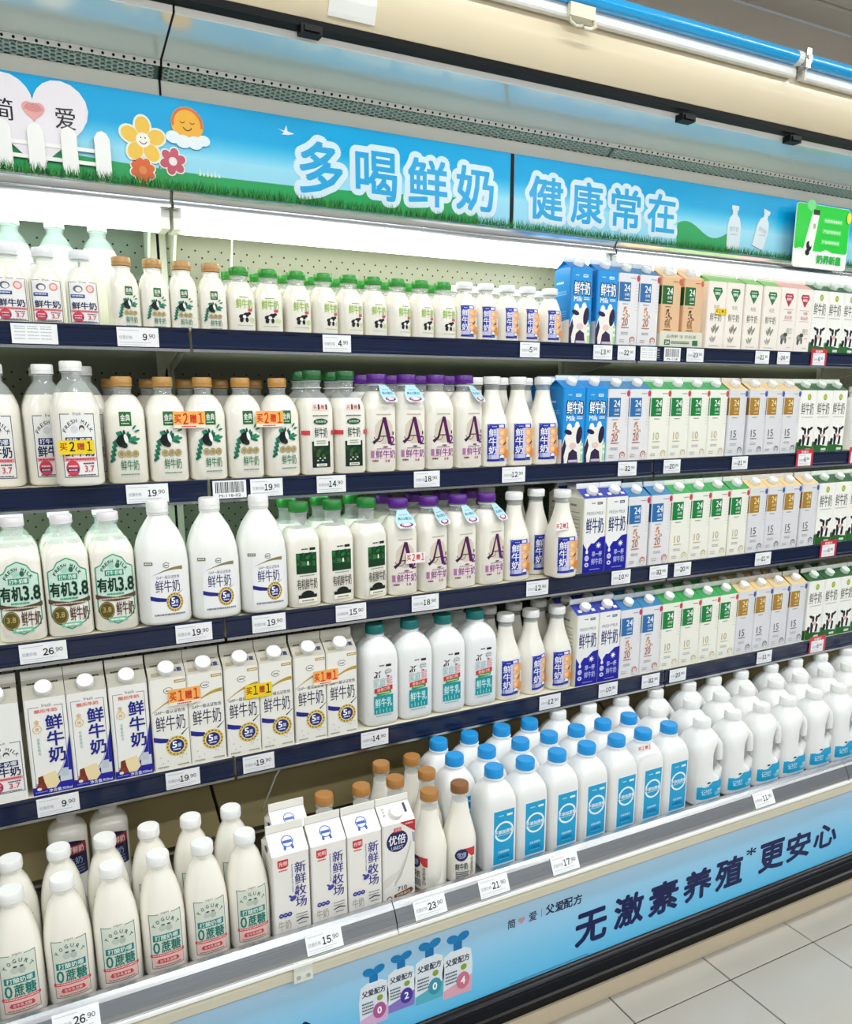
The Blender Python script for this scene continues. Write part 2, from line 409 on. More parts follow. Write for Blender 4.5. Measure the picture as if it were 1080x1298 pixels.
# canopy: cream strip, honeycomb outlet, perforated strip, mirror sheet, gasket, fascia
def P(k, Y): return (Y, zk(k, Y))
H0, H1, S1_, M1 = P(.3461, .328), P(.3597, .303), P(.3657, .298), P(.415, .150)
for k in range(len(JX) - 1):
    a = JX[k] + (.0022 if k == 1 else 0); b = JX[k + 1] - (.0022 if k == 0 else 0)
    cpart('canopy_back_strip', MB().box(a, b, .33, .35, z0 + .004, H0[1]), mat('cream_brightened', (246, 243, 232), 0.35))  # brighter copy of the cream enamel, light added in the colour under the canopy
    hc = MB()
    ux = .0075
    p0, p1 = Vector((0, *H0)), Vector((0, *H1))
    nrm = Vector((0, -(p1 - p0).z, (p1 - p0).y)).normalized()          # towards the viewer and down
    if nrm.y > 0: nrm = -nrm
    rows = 3
    nx = int((b - a - .01) / (ux * 1.5))
    for r in range(rows):
        for q in range(nx):
            cx = a + .008 + q * ux * 1.5; f = (r + .5 + (.5 if q % 2 else 0)) / (rows + .5)
            c = p0.lerp(p1, f); c.x = cx
            hx = []
            for rad, dep in ((.0072, .001), (.0058, .001), (.0050, -.005)):
                for i in range(6):
                    an = math.pi / 3 * i
                    hx.append(c + Vector((rad * math.cos(an), 0, 0)) + (p1 - p0).normalized() * rad * .72 * math.sin(an) + nrm * dep)
            fs = []
            for L in (0, 6):
                fs += [(L + i, L + (i + 1) % 6, L + 6 + (i + 1) % 6, L + 6 + i) for i in range(6)]
            hc.add(hx, fs)
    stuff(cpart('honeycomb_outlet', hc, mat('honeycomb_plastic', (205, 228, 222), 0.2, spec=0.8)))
    cpart('honeycomb_backing', MB().prism_x([(H0[0] + .008, H0[1] + .001), (H1[0] + .007, H1[1] + .008), (H1[0] + .02, H1[1] + .014), (H0[0] + .015, H0[1] + .01)], a, b), mat('honeycomb_dark', (104, 140, 132), 0.5))
    ps = cpart('perforated_strip', MB().prism_x([H1, S1_, (S1_[0] + .008, S1_[1] + .006), (H1[0] + .008, H1[1] + .005)], a, b), M_WHITE)
    v0, v1 = Vector((0, *H1)), Vector((0, *S1_))
    mb = MB(); d = (v1 - v0).normalized(); nn = Vector((0, -d.z, d.y)); nn = -nn if nn.y > 0 else nn
    q = a + .012
    while q < b - .01:
        c = (v0 + v1) / 2 + nn * .0005; c.x = q
        mb.add([c + Vector((1, 0, 0)) * .0028 * math.cos(2 * math.pi * i / 8) + d * .0028 * math.sin(2 * math.pi * i / 8) for i in range(8)], [tuple(range(8))])
        q += .0195
    stuff(cpart('strip_holes', mb, M_HOLE, ps))
    cpart('mirror_sheet', MB().prism_x([(S1_[0] + .001, S1_[1] + .001), M1, (M1[0] + .001, M1[1] + .006), (S1_[0] + .002, S1_[1] + .007)], a, b), M_MIRROR)
    W1 = P(.4225, .145)
    cpart('white_edge_strip', MB().prism_x([(M1[0], M1[1] - .001), W1, (W1[0] + .004, W1[1] + .003), (M1[0] + .004, M1[1] + .004)], a, b), M_WHITE)
cpart('module_seam', MB().prism_x([M1, (S1_[0] + .001, S1_[1] + .0005), (H1[0], H1[1] - .0005), (H0[0], H0[1]), (.329, z0 + .02), (.34, z0 + .02), (.338, H0[1] + .004), (.31, S1_[1] + .004), (M1[0], M1[1] + .004)], JX[1] - .0021, JX[1] + .0021), M_BLACK)
xa, xb = JX[0], JX[-1]
END = [(-.284, .10), (-.284, .40), (-.262, .45), (-.05, .70), (.0, 1.0), (.12, 1.6), (.16, 2.05), (.12, 2.10), (.10, 2.2), (.13, zk(.55, .112)), (.56, zk(.55, .112)), (.56, .05), (-.2, .05)]
cpart('end_panel', MB().prism_x(END, xa - .03, xa - .0005), M_CREAM); cpart('end_panel', MB().prism_x(END, xb + .0005, xb + .03), M_CREAM)
G0, G1 = P(.423, .144), P(.4389, .122)
cpart('black_gasket', MB().prism_x([G0, (G1[0] + .002, G0[1] + .004), G1, (.15, G1[1] + .002), (.16, G0[1] + .004)], xa, xb), M_BLACK)
Fz = [P(.4395, .121), P(.452, .108), P(.468, .098), P(.487, .092), P(.512, .092), P(.54, .10), P(.55, .112)]
top = Fz[-1][1] + .004
cpart('canopy_fascia', MB().prism_x(Fz + [(.14, top), (.56, top), (.56, top - .03), (.16, Fz[0][1] + .002)], xa, xb), mat('fascia_beige', (232, 217, 186), 0.3, noise=0.02, nscale=5, coat=0.2), case, True, 35)
cpart('case_top_back', MB().box(xa, xb, YB + .021, YB + .06, .05, top), M_CREAM)
for px, py in ((392, 38), (868, 149), (1003, 176)):
    p = on_y(px, py, .13)
    cpart('gasket_latch', MB().box(p.x - .022, p.x + .022, .114, .14, p.z - .012, p.z + .004).box(p.x - .016, p.x + .016, .110, .114, p.z - .009, p.z + .001), M_BLACK)
# white channel with the blue sleeve lamp tube along the fascia
yc_ = .088; cz0, cz1 = zk(.513, .072), zk(.530, .072)
JB = x_at(1016, .068, zk(.535, .068))
for a, b in ((xa, JB - .012), (JB + .014, xb)):
    cpart('white_channel', MB().prism_x([(yc_, cz0), (yc_ - .014, cz0), (yc_ - .017, cz0 + .004), (yc_ - .014, cz1), (yc_ + .004, cz1)], a, b), M_WHITE)
M_BLUE = mat('blue_sleeve', (18, 170, 240), 0.2, coat=0.5)
tz = zk(.5405, .066)
for a, b in ((xa, JB - .03), (JB + .02, xb)):
    cpart('blue_tube', MB().tube([(a, .066, tz), (b, .066, tz)], .0165, 16), M_BLUE, case, True, 50)
bx = cpart('tube_bracket', MB().box(JB - .008, JB + .008, .046, .09, tz - .024, tz + .02), M_STEEL)
cpart('tube_end_cap', MB().tube([(JB - .029, .066, tz), (JB - .009, .066, tz)], .0172, 14), M_WHITE, bx)
cpart('tube_end_cap', MB().tube([(JB + .009, .066, tz), (JB + .0195, .066, tz)], .0172, 14), M_WHITE, bx)
cpart('bracket_screw', MB().tube([(JB, .0458, tz), (JB, .043, tz)], .006, 10), M_CREAM, bx)
cpart('bracket_hook', MB().box(JB + .004, JB + .009, .058, .063, tz - .05, tz - .024), M_CREAM, bx)
# deck front: acrylic lip, steel bumper rail, cream channel, poster panel zone, black bumper, kick plate
RX = [xa, 0.571, 1.909, 3.08, xb]
cpart('deck_lip', MB().box(xa, xb, -.272, -.268, .40, .446), M_STEEL)
for k in range(4):
    a, b = RX[k] + .001, RX[k + 1] - .001
    cpart('bumper_rail', MB().prism_x([(-.2725, .447), (-.279, .446), (-.283, .440), (-.288, .436), (-.300, .412), (-.302, .404), (-.300, .396), (-.2725, .394)], a, b), M_STEEL if k != 1 else M_STEEL)
    cpart('rail_trim', MB().prism_x([(-.3015, .4005), (-.306, .400), (-.307, .395), (-.3015, .392)], a, b), M_WHITE)
cpart('cream_channel', MB().prism_x([(-.2725, .3935), (-.296, .3935), (-.300, .388), (-.294, .384), (-.299, .380), (-.299, .364), (-.292, .360), (-.2725, .360)], xa, xb), M_CREAM)
cl = cpart('channel_clip', MB().box(.362, .398, -.3035, -.2995, .36, .402), M_PALE)
for dx in (.371, .389): cpart('clip_screw', MB().tube([(dx, -.3036, .371), (dx, -.3052, .371)], .004, 10), M_STEEL, cl)
cpart('case_front_panel', MB().box(xa, xb, -.284, -.2726, .14, .36), M_CREAM)
cpart('lower_body', MB().box(xa, xb, -.2715, YB + .02, .10, .399), M_CREAM)
cpart('black_bumper', MB().prism_x([(-.2845, .158), (-.296, .154), (-.302, .144), (-.298, .134), (-.300, .128), (-.304, .118), (-.300, .106), (-.288, .100), (-.2725, .100), (-.2725, .139), (-.2845, .139)], xa, xb), mat('black_bumper_vinyl', (9, 12, 20), 0.22, spec=0.25), case, True, 40)
cpart('toe_recess', MB().box(xa, xb, -.262, -.25, .04, .0995), M_BLACK)
cpart('kick_plate', MB().box(xa, xb, -.268, -.2625, .001, .046), mat('kick_plate_beige', (214, 198, 170), 0.4, noise=0.04))
# hanging power wires
def wire(pts, nm='power_cable'): cpart(nm, MB().tube(pts, .0022, 6), M_WHITE, case, True)
wx = x_at(302, .40, 1.68)
wire([(wx + .004, .40, 1.79), (wx - .008, .41, 1.76), (wx - .01, .42, 1.70), (wx, .43, 1.62), (wx + .004, .43, 1.545)])
wx = x_at(362, .10, .64)
wire([(wx, .06, .667), (wx - .004, .08, .62), (wx - .02, .12, .56), (wx - .045, .16, .46)])

# ================================================================== product kinds (each: list of parts with shared meshes)
def se_ring(z, a, b, p, n=32, cx=0.0, cy=0.0):
    out = []
    for i in range(n):
        t = 2 * math.pi * i / n - math.pi / 2
        c, s = math.cos(t), math.sin(t)
        out.append((cx + a * math.copysign(abs(c) ** (2 / p), c), cy + b * math.copysign(abs(s) ** (2 / p), s), z))
    return out
def interp(prof, z):
    for (z0, a0, b0, p0), (z1, a1, b1, p1) in zip(prof, prof[1:]):
        if z <= z1 or (z1, a1, b1, p1) == prof[-1]:
            t = 0 if z1 == z0 else max(0, min(1, (z - z0) / (z1 - z0)))
            return a0 + (a1 - a0) * t, b0 + (b1 - b0) * t, p0 + (p1 - p0) * t
    return prof[-1][1:]
def wrap(prof):
    def fn(x, z, off):
        a, b, p = interp(prof, z)
        u = min(.985, abs(x) / a)
        y = -b * (1 - u ** p) ** (1 / p)
        nx = math.copysign(u ** (p - 1) / a, x); ny = -(abs(y) / b) ** (p - 1) / b; d = math.hypot(nx, ny)
        return (math.copysign(u * a, x) + off * nx / d, y + off * ny / d, z)
    return fn
def bottle_prof(h, a, b, p, neck, base=.006, sh0=.62, sh1=.86, pn=2.0, curve=1.6, n=7):
    """body up to sh0*h, shoulder curving in to the neck at sh1*h, neck to h"""
    pr = [(0.0, a * .86, b * .86, p), (base * .35, a * .95, b * .95, p), (base, a, b, p), (h * sh0, a, b, p)]
    for i in range(1, n + 1):
        t = i / n; f = math.cos(t * math.pi / 2) ** (1 / curve) if curve else 1 - t
        z = h * (sh0 + (sh1 - sh0) * t); q = p + (pn - p) * t ** .7
        pr.append((z, neck + (a - neck) * f, neck + (b - neck) * f, q))
    pr.append((h, neck, neck, 2.0))
    return pr
def split_prof(prof, z):
    lo = [q for q in prof if q[0] < z - 1e-5]; hi = [q for q in prof if q[0] > z + 1e-5]
    m = (z, *interp(prof, z))
    return lo + [m], [m] + hi
def body_mesh(prof, m, top=True): return MB().loft([se_ring(*q) for q in prof], None, True, top).mesh('body', m, True, 48)
_caps = {}
def cap_mesh(r, h, col, knurl=True, rough=.38):
    key = (r, h, col)
    if key in _caps: return _caps[key]
    n = 40; mb = MB(); rings = []
    for z, rr, kn in ((0, r, 1), (h * .26, r, 1), (h * .27, r * .965, 0), (h * .33, r * .965, 0), (h * .34, r, 1), (h * .88, r * .99, 1), (h, r * .9, 0)):
        rings.append([((rr - (.0006 if kn and knurl and i % 2 else 0)) * math.cos(2 * math.pi * i / n), (rr - (.0006 if kn and knurl and i % 2 else 0)) * math.sin(2 * math.pi * i / n), z) for i in range(n)])
    mb.loft(rings)
    _caps[key] = mb.mesh('cap', mat('cap_%02x%02x%02x' % lin8(col), col, rough, coat=.1), True, 40)
    return _caps[key]
def lin8(c): return c if not isinstance(c, str) else tuple(int(c[i:i + 2], 16) for i in (0, 2, 4))

KIND = {}
def bottle_kind(key, name, prof, cap, lab=None, fill=None, m=M_MILK, ringneck=True, extra=(), labw=None, w=None, d=None):
    """cap = (radius, height, colour, lift)"""
    h = prof[-1][0]; parts = []
    if fill and fill < h - .004:
        lo, hi = split_prof(prof, fill)
        parts.append(('body', body_mesh(lo, m), (0, 0, 0), None))
        mb = MB().loft([se_ring(q[0] + (.0002 if i == 0 else 0), q[1], q[2], q[3]) for i, q in enumerate(hi)], None, False, False)
        parts.append(('clear_neck', mb.mesh('clear_neck', M_CLEAR, True, 60), (0, 0, 0), None))
    else:
        parts.append(('body', body_mesh(prof, m), (0, 0, 0), None))
    if ringneck:
        r = prof[-1][1]
        parts.append(('neck_ring', MB().lathe([(r * .98, 0), (r * 1.13, .0008), (r * 1.13, .0024), (r * .98, .0032)], n=28).mesh('neck_ring', M_CLEAR if fill else m, True, 40), (0, 0, h - .0045 + cap[3]), None))
    parts.append(('cap', cap_mesh(cap[0], cap[1], cap[2]), (0, 0, h + cap[3]), None))
    if lab: parts.append(('label_print', lab.mesh('label_print', wrap(prof), cell=4.5), (0, 0, 0), None))
    parts += list(extra)
    KIND[key] = dict(name=name, parts=parts, w=w or 2 * max(q[1] for q in prof), d=d or 2 * max(q[2] for q in prof), h=h + cap[3] + cap[1], box=False, p=max(q[3] for q in prof))

WH, NV, RD, GR = 'ffffff', '1c2a6c', 'd8333a', '1d6b45'
# ---- "fresh milk" label with arched lettering, navy bar and seal
def lab_fresh(s=1.0, big=True):
    L = Lab(); W, B, T = 27 * s, 14 * s, 96 * s
    L.rect(-W, B, W, T, 'f1f0ee'); L.frame(-W, B, W, T, 1.0 * s, '3b3f52')
    L.rect(-12 * s, T - 2 * s, 12 * s, T + 1 * s, 'f1f0ee'); L.text('fresh', 0, T, 13 * s, 4 * s, '555560')
    if big:
        L.arctext('FRESH MILK', 0, T - 33 * s, 24 * s, 150, 30, 4.4 * s, 5.2 * s, '20222c', .012)
        L.disk(-6 * s, T - 20 * s, 6 * s, 'd9dbe2', 5 * s); L.disk(6 * s, T - 19 * s, 4.5 * s, '4d4d55', 4.5 * s); L.disk(6 * s, T - 21 * s, 3.4 * s, 'efe9e4')
        L.rect(-21 * s, T - 39 * s, 21 * s, T - 30 * s, NV); L.text('打牛·奶哪', 0, T - 34.5 * s, 38 * s, 7 * s, WH, .015)
    else:
        L.disk(-10 * s, T - 14 * s, 9 * s, '5d6580', 7 * s); L.disk(-9 * s, T - 15 * s, 6 * s, 'f3eee8', 5 * s); L.disk(13 * s, T - 13 * s, 8 * s, 'e58a86'); L.disk(13 * s, T - 13 * s, 5.5 * s, 'f6d8d4')
        L.rect(-24 * s, T - 32 * s, 2 * s, T - 25 * s, '2c4a94'); L.lines(-22 * s, 0, [T - 29 * s], 2.2 * s, 'dfe6f6')
    L.text('鲜牛奶', 0, T - 47.5 * s, 46 * s, 14.5 * s, '20265a', .022)
    L.rect(-W + 1.5 * s, B + 21 * s, W - 1.5 * s, B + 26 * s, 'e9a0a2'); L.lines(-W + 4 * s, W - 4 * s, [B + 22.5 * s], 2 * s, 'c33a48', 2)
    L.disk(-13 * s, B + 12 * s, 10.5 * s, 'd5455a'); L.rect(-22 * s, B + 8 * s, -4 * s, B + 12 * s, '3a3566'); L.lines(-20 * s, -6 * s, [B + 14 * s, B + 9 * s], 1.6 * s, 'f7dfe2', 3)
    L.lines(4 * s, 22 * s, [B + 17 * s], 1.8 * s, '3a3a55', 4); L.text('3.7', 13 * s, B + 11 * s, 15 * s, 8 * s, 'd5455a', .02); L.lines(-22 * s, 22 * s, [B + 2.2 * s], 1.4 * s, '55586a', 5)
    return L
pr = bottle_prof(.205, .0415, .040, 3.2, .0165, sh0=.64, sh1=.94, curve=1.25)
bottle_kind('freshL', 'milk_bottle', pr, (.0195, .0175, 'f4f4f2', .001), lab_fresh(1.0).xf(1.05, 1.39, 0, -3), fill=.168)
pr = bottle_prof(.122, .0295, .0285, 3.0, .0165, sh0=.62, sh1=.93, curve=1.2)
bottle_kind('freshS', 'milk_bottle', pr, (.0195, .0165, 'e8e8ea', .001), lab_fresh(.76, False).xf(1.22, 1.2, 0, -8), fill=.108)

# ---- gold cap with green square, cow in leaves, three medals
def lab_gold(s):
    L = Lab(); T = 118 * s
    L.rect(-9 * s, T - 20 * s, 9 * s, T, '2b6a35'); L.text('金典', 0, T - 8.5 * s, 14.5 * s, 9.5 * s, 'f3f6ee', .01); L.lines(-6.5 * s, 6.5 * s, [T - 17 * s], 1.4 * s, 'cfe0cd', 1)
    rnd = random.Random(4)
    for i in range(26):
        a = rnd.uniform(-.4, 2.4); rr = rnd.uniform(4, 16) * s
        L.disk(-2 * s + rr * math.cos(a) * 1.15, T - 38 * s + rr * math.sin(a) * .75 - 3 * s, 5.2 * s, ('1f6a52', '2f8a68', '17523f')[i % 3], 2.1 * s, n=10, rot=a)
    for i in range(9): L.disk(-17 * s - i * .7 * s, T - 42 * s - i * 3.2 * s, 5 * s, ('1f6a52', '2a7f60')[i % 2], 2.2 * s, n=10, rot=.9 + (i % 2) * 1.3)
    L.disk(12 * s, T - 22 * s, 4 * s, '2a7f60', 1.4 * s, rot=.8); L.disk(16 * s, T - 27 * s, 4 * s, '2a7f60', 1.4 * s, rot=.3)
    L.disk(-7 * s, T - 41 * s, 8.5 * s, '17211f', 9 * s); L.disk(-1 * s, T - 38 * s, 3 * s, 'f2f2ee', 7 * s, rot=.25); L.disk(-4 * s, T - 48 * s, 4.6 * s, '26302c', 3 * s)
    for i in range(3):
        L.disk((-9.5 + i * 10.6) * s, T - 59 * s, 5 * s, 'a08d58'); L.ring((-9.5 + i * 10.6) * s, T - 59 * s, 3.2 * s, 3.8 * s, 'd8cb9e')
    L.text('鲜牛奶', 2 * s, T - 75 * s, 27 * s, 15 * s, '2e7a58', .004)
    L.lines(-12 * s, 15 * s, [T - 89 * s], 1.6 * s, '6a8f7c', 3)
    return L
pr = bottle_prof(.182, .0372, .0372, 3.6, .0165, sh0=.70, sh1=.935, curve=1.7)
bottle_kind('goldL', 'milk_bottle', pr, (.0195, .0185, 'b98a48', .0015), lab_gold(.98).xf(1.22, 1.37, 0, -22), fill=.168)
pr = bottle_prof(.116, .0275, .0275, 3.2, .0165, sh0=.64, sh1=.92, curve=1.6)
bottle_kind('goldS', 'milk_bottle', pr, (.0187, .0165, 'bb8d52', .001), lab_gold(.66).xf(1.22, 1.26, 0, -21), fill=.112)

# ---- small green cap bottle with lime lettering and a little cow
def lab_greenS():
    L = Lab()
    L.text('鲜牛奶', 0, 56, 27, 19, '9fbf55', .012); L.lines(-8, 8, [68.5], 1.6, '7d9a4a', 2); L.disk(9, 44, 4, 'd2506a', 3.2); L.lines(-12, 13, [12], 1.3, 'a9bd86', 4)
    L.disk(-4, 30, 6, '202020', 5); L.disk(2, 34, 5, '1b1b1b', 4.5, rot=.5); L.disk(-6, 23, 3, '1d1d1d', 4.5); L.disk(3, 24, 2.6, '232323', 5); L.disk(-1, 30, 3, 'f4f4f0', 3.5); L.disk(7, 37, 3, '222222', 3)
    L.disk(12, 24, 4.5, 'c9d6a0', 5)
    return L
pr = bottle_prof(.113, .0283, .0283, 3.0, .0175, sh0=.58, sh1=.91, curve=1.4)
bottle_kind('greenS', 'milk_bottle', pr, (.0205, .0165, '1f8f22', .001), lab_greenS().xf(1.3, 1), fill=.1)

# ---- white cap bottle with navy and orange label
def lab_orange(s, hgt):
    L = Lab(); T = hgt
    L.rect(-25 * s, 8 * s, 25 * s, T, 'd9cfe6'); L.rect(5 * s, 13 * s, 25 * s, T - 9 * s, 'f0a863')
    L.rect(-25 * s, T - 9 * s, 12 * s, T, '2430a0'); L.lines(-18 * s, -8 * s, [T - 6.2 * s], 1.8 * s, 'b9c0ee', 3); L.rect(-3 * s, T - 7.5 * s, 9 * s, T - 1.8 * s, 'e7e9f6')
    L.rect(-25 * s, 8 * s, 12 * s, 13.5 * s, '2430a0'); L.rect(-25 * s, 13 * s, -9 * s, T - 9 * s, '2b37a4'); L.rect(-25 * s, 13 * s, -4 * s, 22 * s, 'c9c8e2')
    n = (T - 9 * s - 22 * s) / 3
    L.vtext('鲜牛奶', -16 * s, T - 10 * s, 14 * s, n * .92, 'f4f4fa', .012, .06)
    for i in range(3):
        L.rect(-3 * s, 24 * s + i * n, 11 * s, 22 * s + (i + .88) * n, 'f4b878'); L.rect(0, 27 * s + i * n, 8 * s, 22 * s + (i + .7) * n, 'f9d2a4')
    L.disk(21 * s, T - 30 * s, 4.5 * s, 'eef0f4', 3 * s); L.rect(17.5 * s, 24 * s, 24.5 * s, T - 30 * s, 'e9e6da'); L.disk(19 * s, 24 * s, 8.5 * s, 'f08a1c', 9 * s); L.poly([(8 * s, T - 42 * s), (15 * s, T - 36 * s), (16 * s, T - 38 * s), (9.5 * s, T - 45 * s)], '2a2030')
    L.rect(-2 * s, 9 * s, 11 * s, 22 * s, '5a6aa8'); L.disk(5 * s, 17 * s, 5.5 * s, 'eef2f6', 4.5 * s); L.rect(1 * s, 11 * s, 9 * s, 15 * s, '24306a')
    return L
def slope_prof(h, a, b, p, neck, sh0, pn=2.0):
    pr = [(0, a * .88, b * .88, p), (.002, a * .96, b * .96, p), (.006, a, b, p), (h * sh0, a, b, p)]
    for i in range(1, 8):
        t = i / 8; f = (1 + math.cos(math.pi * t ** .85)) / 2; f = f * .75 + (1 - t) * .25
        pr.append((h * (sh0 + (.93 - sh0) * t), neck + (a - neck) * f, neck + (b - neck) * f, p + (pn - p) * t))
    pr += [(h * .93, neck, neck, 2.0), (h, neck, neck, 2.0)]
    return pr
pr = slope_prof(.193, .0362, .0355, 2.9, .0172, .50)
bottle_kind('miniL', 'milk_bottle', pr, (.0215, .0175, 'ecebea', .001), lab_orange(1.0, 86).xf(1.22, 1.13, 0, 4), fill=.181, m=M_MILK)
pr = bottle_prof(.118, .0280, .0275, 2.8, .0168, sh0=.56, sh1=.92, curve=1.25)
bottle_kind('miniS', 'milk_bottle', pr, (.0205, .0155, 'e9e9ec', .001), lab_orange(.74, 60).xf(1.2, 1.33), fill=.108)

# ---- dark green cap, two print versions
def lab_field():
    L = Lab()
    L.rect(-17, 118, 17, 131, 'efdcd8'); L.text('买', -11, 124.5, 7, 7, 'c2473c', .01); L.text('1', -3, 124.5, 3, 9, '2a2020', .03); L.text('赠', 5, 124.5, 7, 7, 'c2473c', .01); L.text('1', 13, 124.5, 3, 9, '2a2020', .03)
    L.rect(-19, 14, 19, 62, '1d2e24'); L.rect(-15, 54, 15, 92, 'f0efe6')
    rnd = random.Random(3)
    for i in range(12): L.disk(rnd.uniform(-15, 15), rnd.uniform(32, 52), 3.6, ('274a2c', '3a6236', '1f3a26')[i % 3], 4.4, n=8)
    for i in range(4): L.disk(-8 + 5 * i, 27 + (i % 2) * 4, 2.0, 'e9e7dc', 1.3, n=8)
    L.disk(0, 98, 15, '1d5a36', 5.5); L.text('有机牧场', 0, 98, 22, 4.5, 'e6efe2', .005)
    L.text('鲜牛奶', 0, 78, 27, 19, '2c3c34', .0); L.lines(-16, 16, [108], 1.6, '4a5a50', 2); L.lines(-10, 10, [58, 62], 1.3, '6a7a70', 6)
    L.rect(-11, 16, 11, 21, 'eef0e6'); L.lines(-8, 8, [17.6], 1.6, '445048', 3)
    L.rect(-33, 74, -22, 82, 'd8484e'); L.rect(22, 74, 33, 82, 'd8484e')
    return L
def lab_organic():
    L = Lab()
    L.lines(-9, 4, [112], 2.6, '505a52', 2); L.rect(6, 110.5, 17, 115.5, '1c2420')
    L.rect(-19, 66, 19, 106, '123e22'); rnd = random.Random(5)
    for i in range(26): L.disk(rnd.uniform(-16, 16), rnd.uniform(80, 105), 3.5, ('1f6a34', '2b7a3e', '0f3a1e', '185028')[i % 4], 3, n=8)
    L.text('3.6', -4, 86, 18, 10, '4a7a52'); L.text('1', 2, 86, 2.4, 7, 'f0f4ec', .03); L.lines(-14, 14, [61.5], 1.4, '6c746c', 3)
    L.text('有机鲜牛奶', 0, 46, 37, 21, '3c3a34', .0)
    L.disk(0, 25, 12, '17211c', 8); L.rect(-17, 18.5, 17, 25, '17211c'); L.rect(-17, 10, 17, 18.5, 'f3eee0'); L.lines(-11, 11, [12.5], 2.2, '5a5a52', 4)
    return L
pr = bottle_prof(.199, .0362, .0362, 4.2, .0172, sh0=.70, sh1=.88, curve=1.5)
bottle_kind('field', 'milk_bottle', pr, (.0205, .019, '17612c', .001), lab_field().xf(1.1, 1.15), fill=.162,
            extra=[('neck_tag', MB().lathe([(.0177, 0), (.0205, .0006), (.0205, .0016), (.0177, .0022)], n=24).mesh('neck_tag', M_WHITE, True, 40), (0, 0, .182), None)])
bottle_kind('organic', 'milk_bottle', pr, (.0212, .019, '1b7d2c', .001), lab_organic().xf(1.2, 1.1), fill=.166)

# ---- purple cap A2
def lab_a2():
    L = Lab()
    L.disk(0, 76, 18, 'd9cdbd', 24); L.rect(-17, 56, 17, 88, 'd9cdbd')
    L.poly([(-3, 102), (4, 102), (16, 52), (8, 52)], '56185c'); L.poly([(-2, 102), (1, 101), (-9, 62), (-19, 52), (-22, 57), (-13, 64)], '46203c'); L.ring(-10, 66, 8, 9.2, '4a2a3c', 180, 360); L.rect(-8, 66, 8, 68, '4a2a3c')
    L.text('2', 17, 58, 10, 16, '6a2070', .02); L.disk(18, 72, 1.6, '56185c', 4)
    L.lines(-14, 14, [106], 2.2, 'c6bca8', 3); L.disk(2, 47, 5, '7a5a72', 1.6); L.lines(-14, 14, [43], 1.6, 'a07a92', 5)
    L.rect(-24, 26, 24, 41, 'efd6e0'); L.text('鲜牛奶', 3, 33.5, 39, 15, '6c3468', .012); L.rect(-24, 27, -19, 40, 'b07aa6')
    L.lines(-22, -12, [20], 3, '8c3c52', 1); L.text('3.8', 6, 21, 9, 4.5, 'a03458', .02)
    return L
def neck_tag_mesh(tilt):
    """card with a hole hung over the neck, sloping outwards to the front"""
    L = Lab(); pts = []
    K = 1.2
    out = [(-10, 0), (10, 0), (13, -8), (19, -22), (19, -36), (13, -43), (-13, -43), (-19, -36), (-19, -22), (-13, -8)]
    L.poly(out, 'b4dcea'); L.poly([(-19, -33), (19, -33), (18.5, -36.5), (13, -42.5), (-13, -42.5), (-18.5, -36.5)], 'eef4f6')
    L.text('真A2蛋白', 0, -20, 27, 6.5, '285a86', .015); L.lines(-8, 8, [-12], 1.6, '7a9ab0', 3); L.disk(0, -35, 14, '7a3a66', 5); L.disk(0, -34, 9.5, 'f0d8e4', 3.6); L.disk(-7, -35, 2.5, 'e08aa0', 2)
    L.lines(-10, 10, [-41.5], 1.2, 'c0506a', 5)
    ct, st = math.cos(tilt), math.sin(tilt); L.xf(K, K * .92); out = [(x * K, y * K * .92) for x, y in out]
    def fn(x, z, off): return (x, -.0185 + z * st - off * ct, z * ct + off * st)
    me = L.merge(MB(), fn); 
    o = MB(); 
    me.tube([(.0195 * math.cos(a), .0195 * math.sin(a), 0.0005) for a in [R(i * 30) for i in range(13)]], .0011, 6, 'd6e8ee')
    me.add([(x * .001, -.0185 + y * .001 * st, y * .001 * ct) for x, y in out], [tuple(range(10))[::-1]], 'e8eef0')
    return me.mesh('neck_tag', M_PAPER)
pr = bottle_prof(.194, .0365, .0365, 3.8, .0180, sh0=.70, sh1=.925, curve=1.7)
TAGM = neck_tag_mesh(R(40))
bottle_kind('a2', 'milk_bottle', pr, (.0222, .0185, '571a86', .001), lab_a2().xf(1.25, 1.18), fill=.176)
KIND['a2tag'] = dict(KIND['a2'], parts=KIND['a2']['parts'] + [('neck_tag', TAGM, (0, 0, .189), None)])
KIND['a2tagR'] = dict(KIND['a2'], parts=KIND['a2']['parts'] + [('neck_tag', TAGM, (0, 0, .189), R(20))])

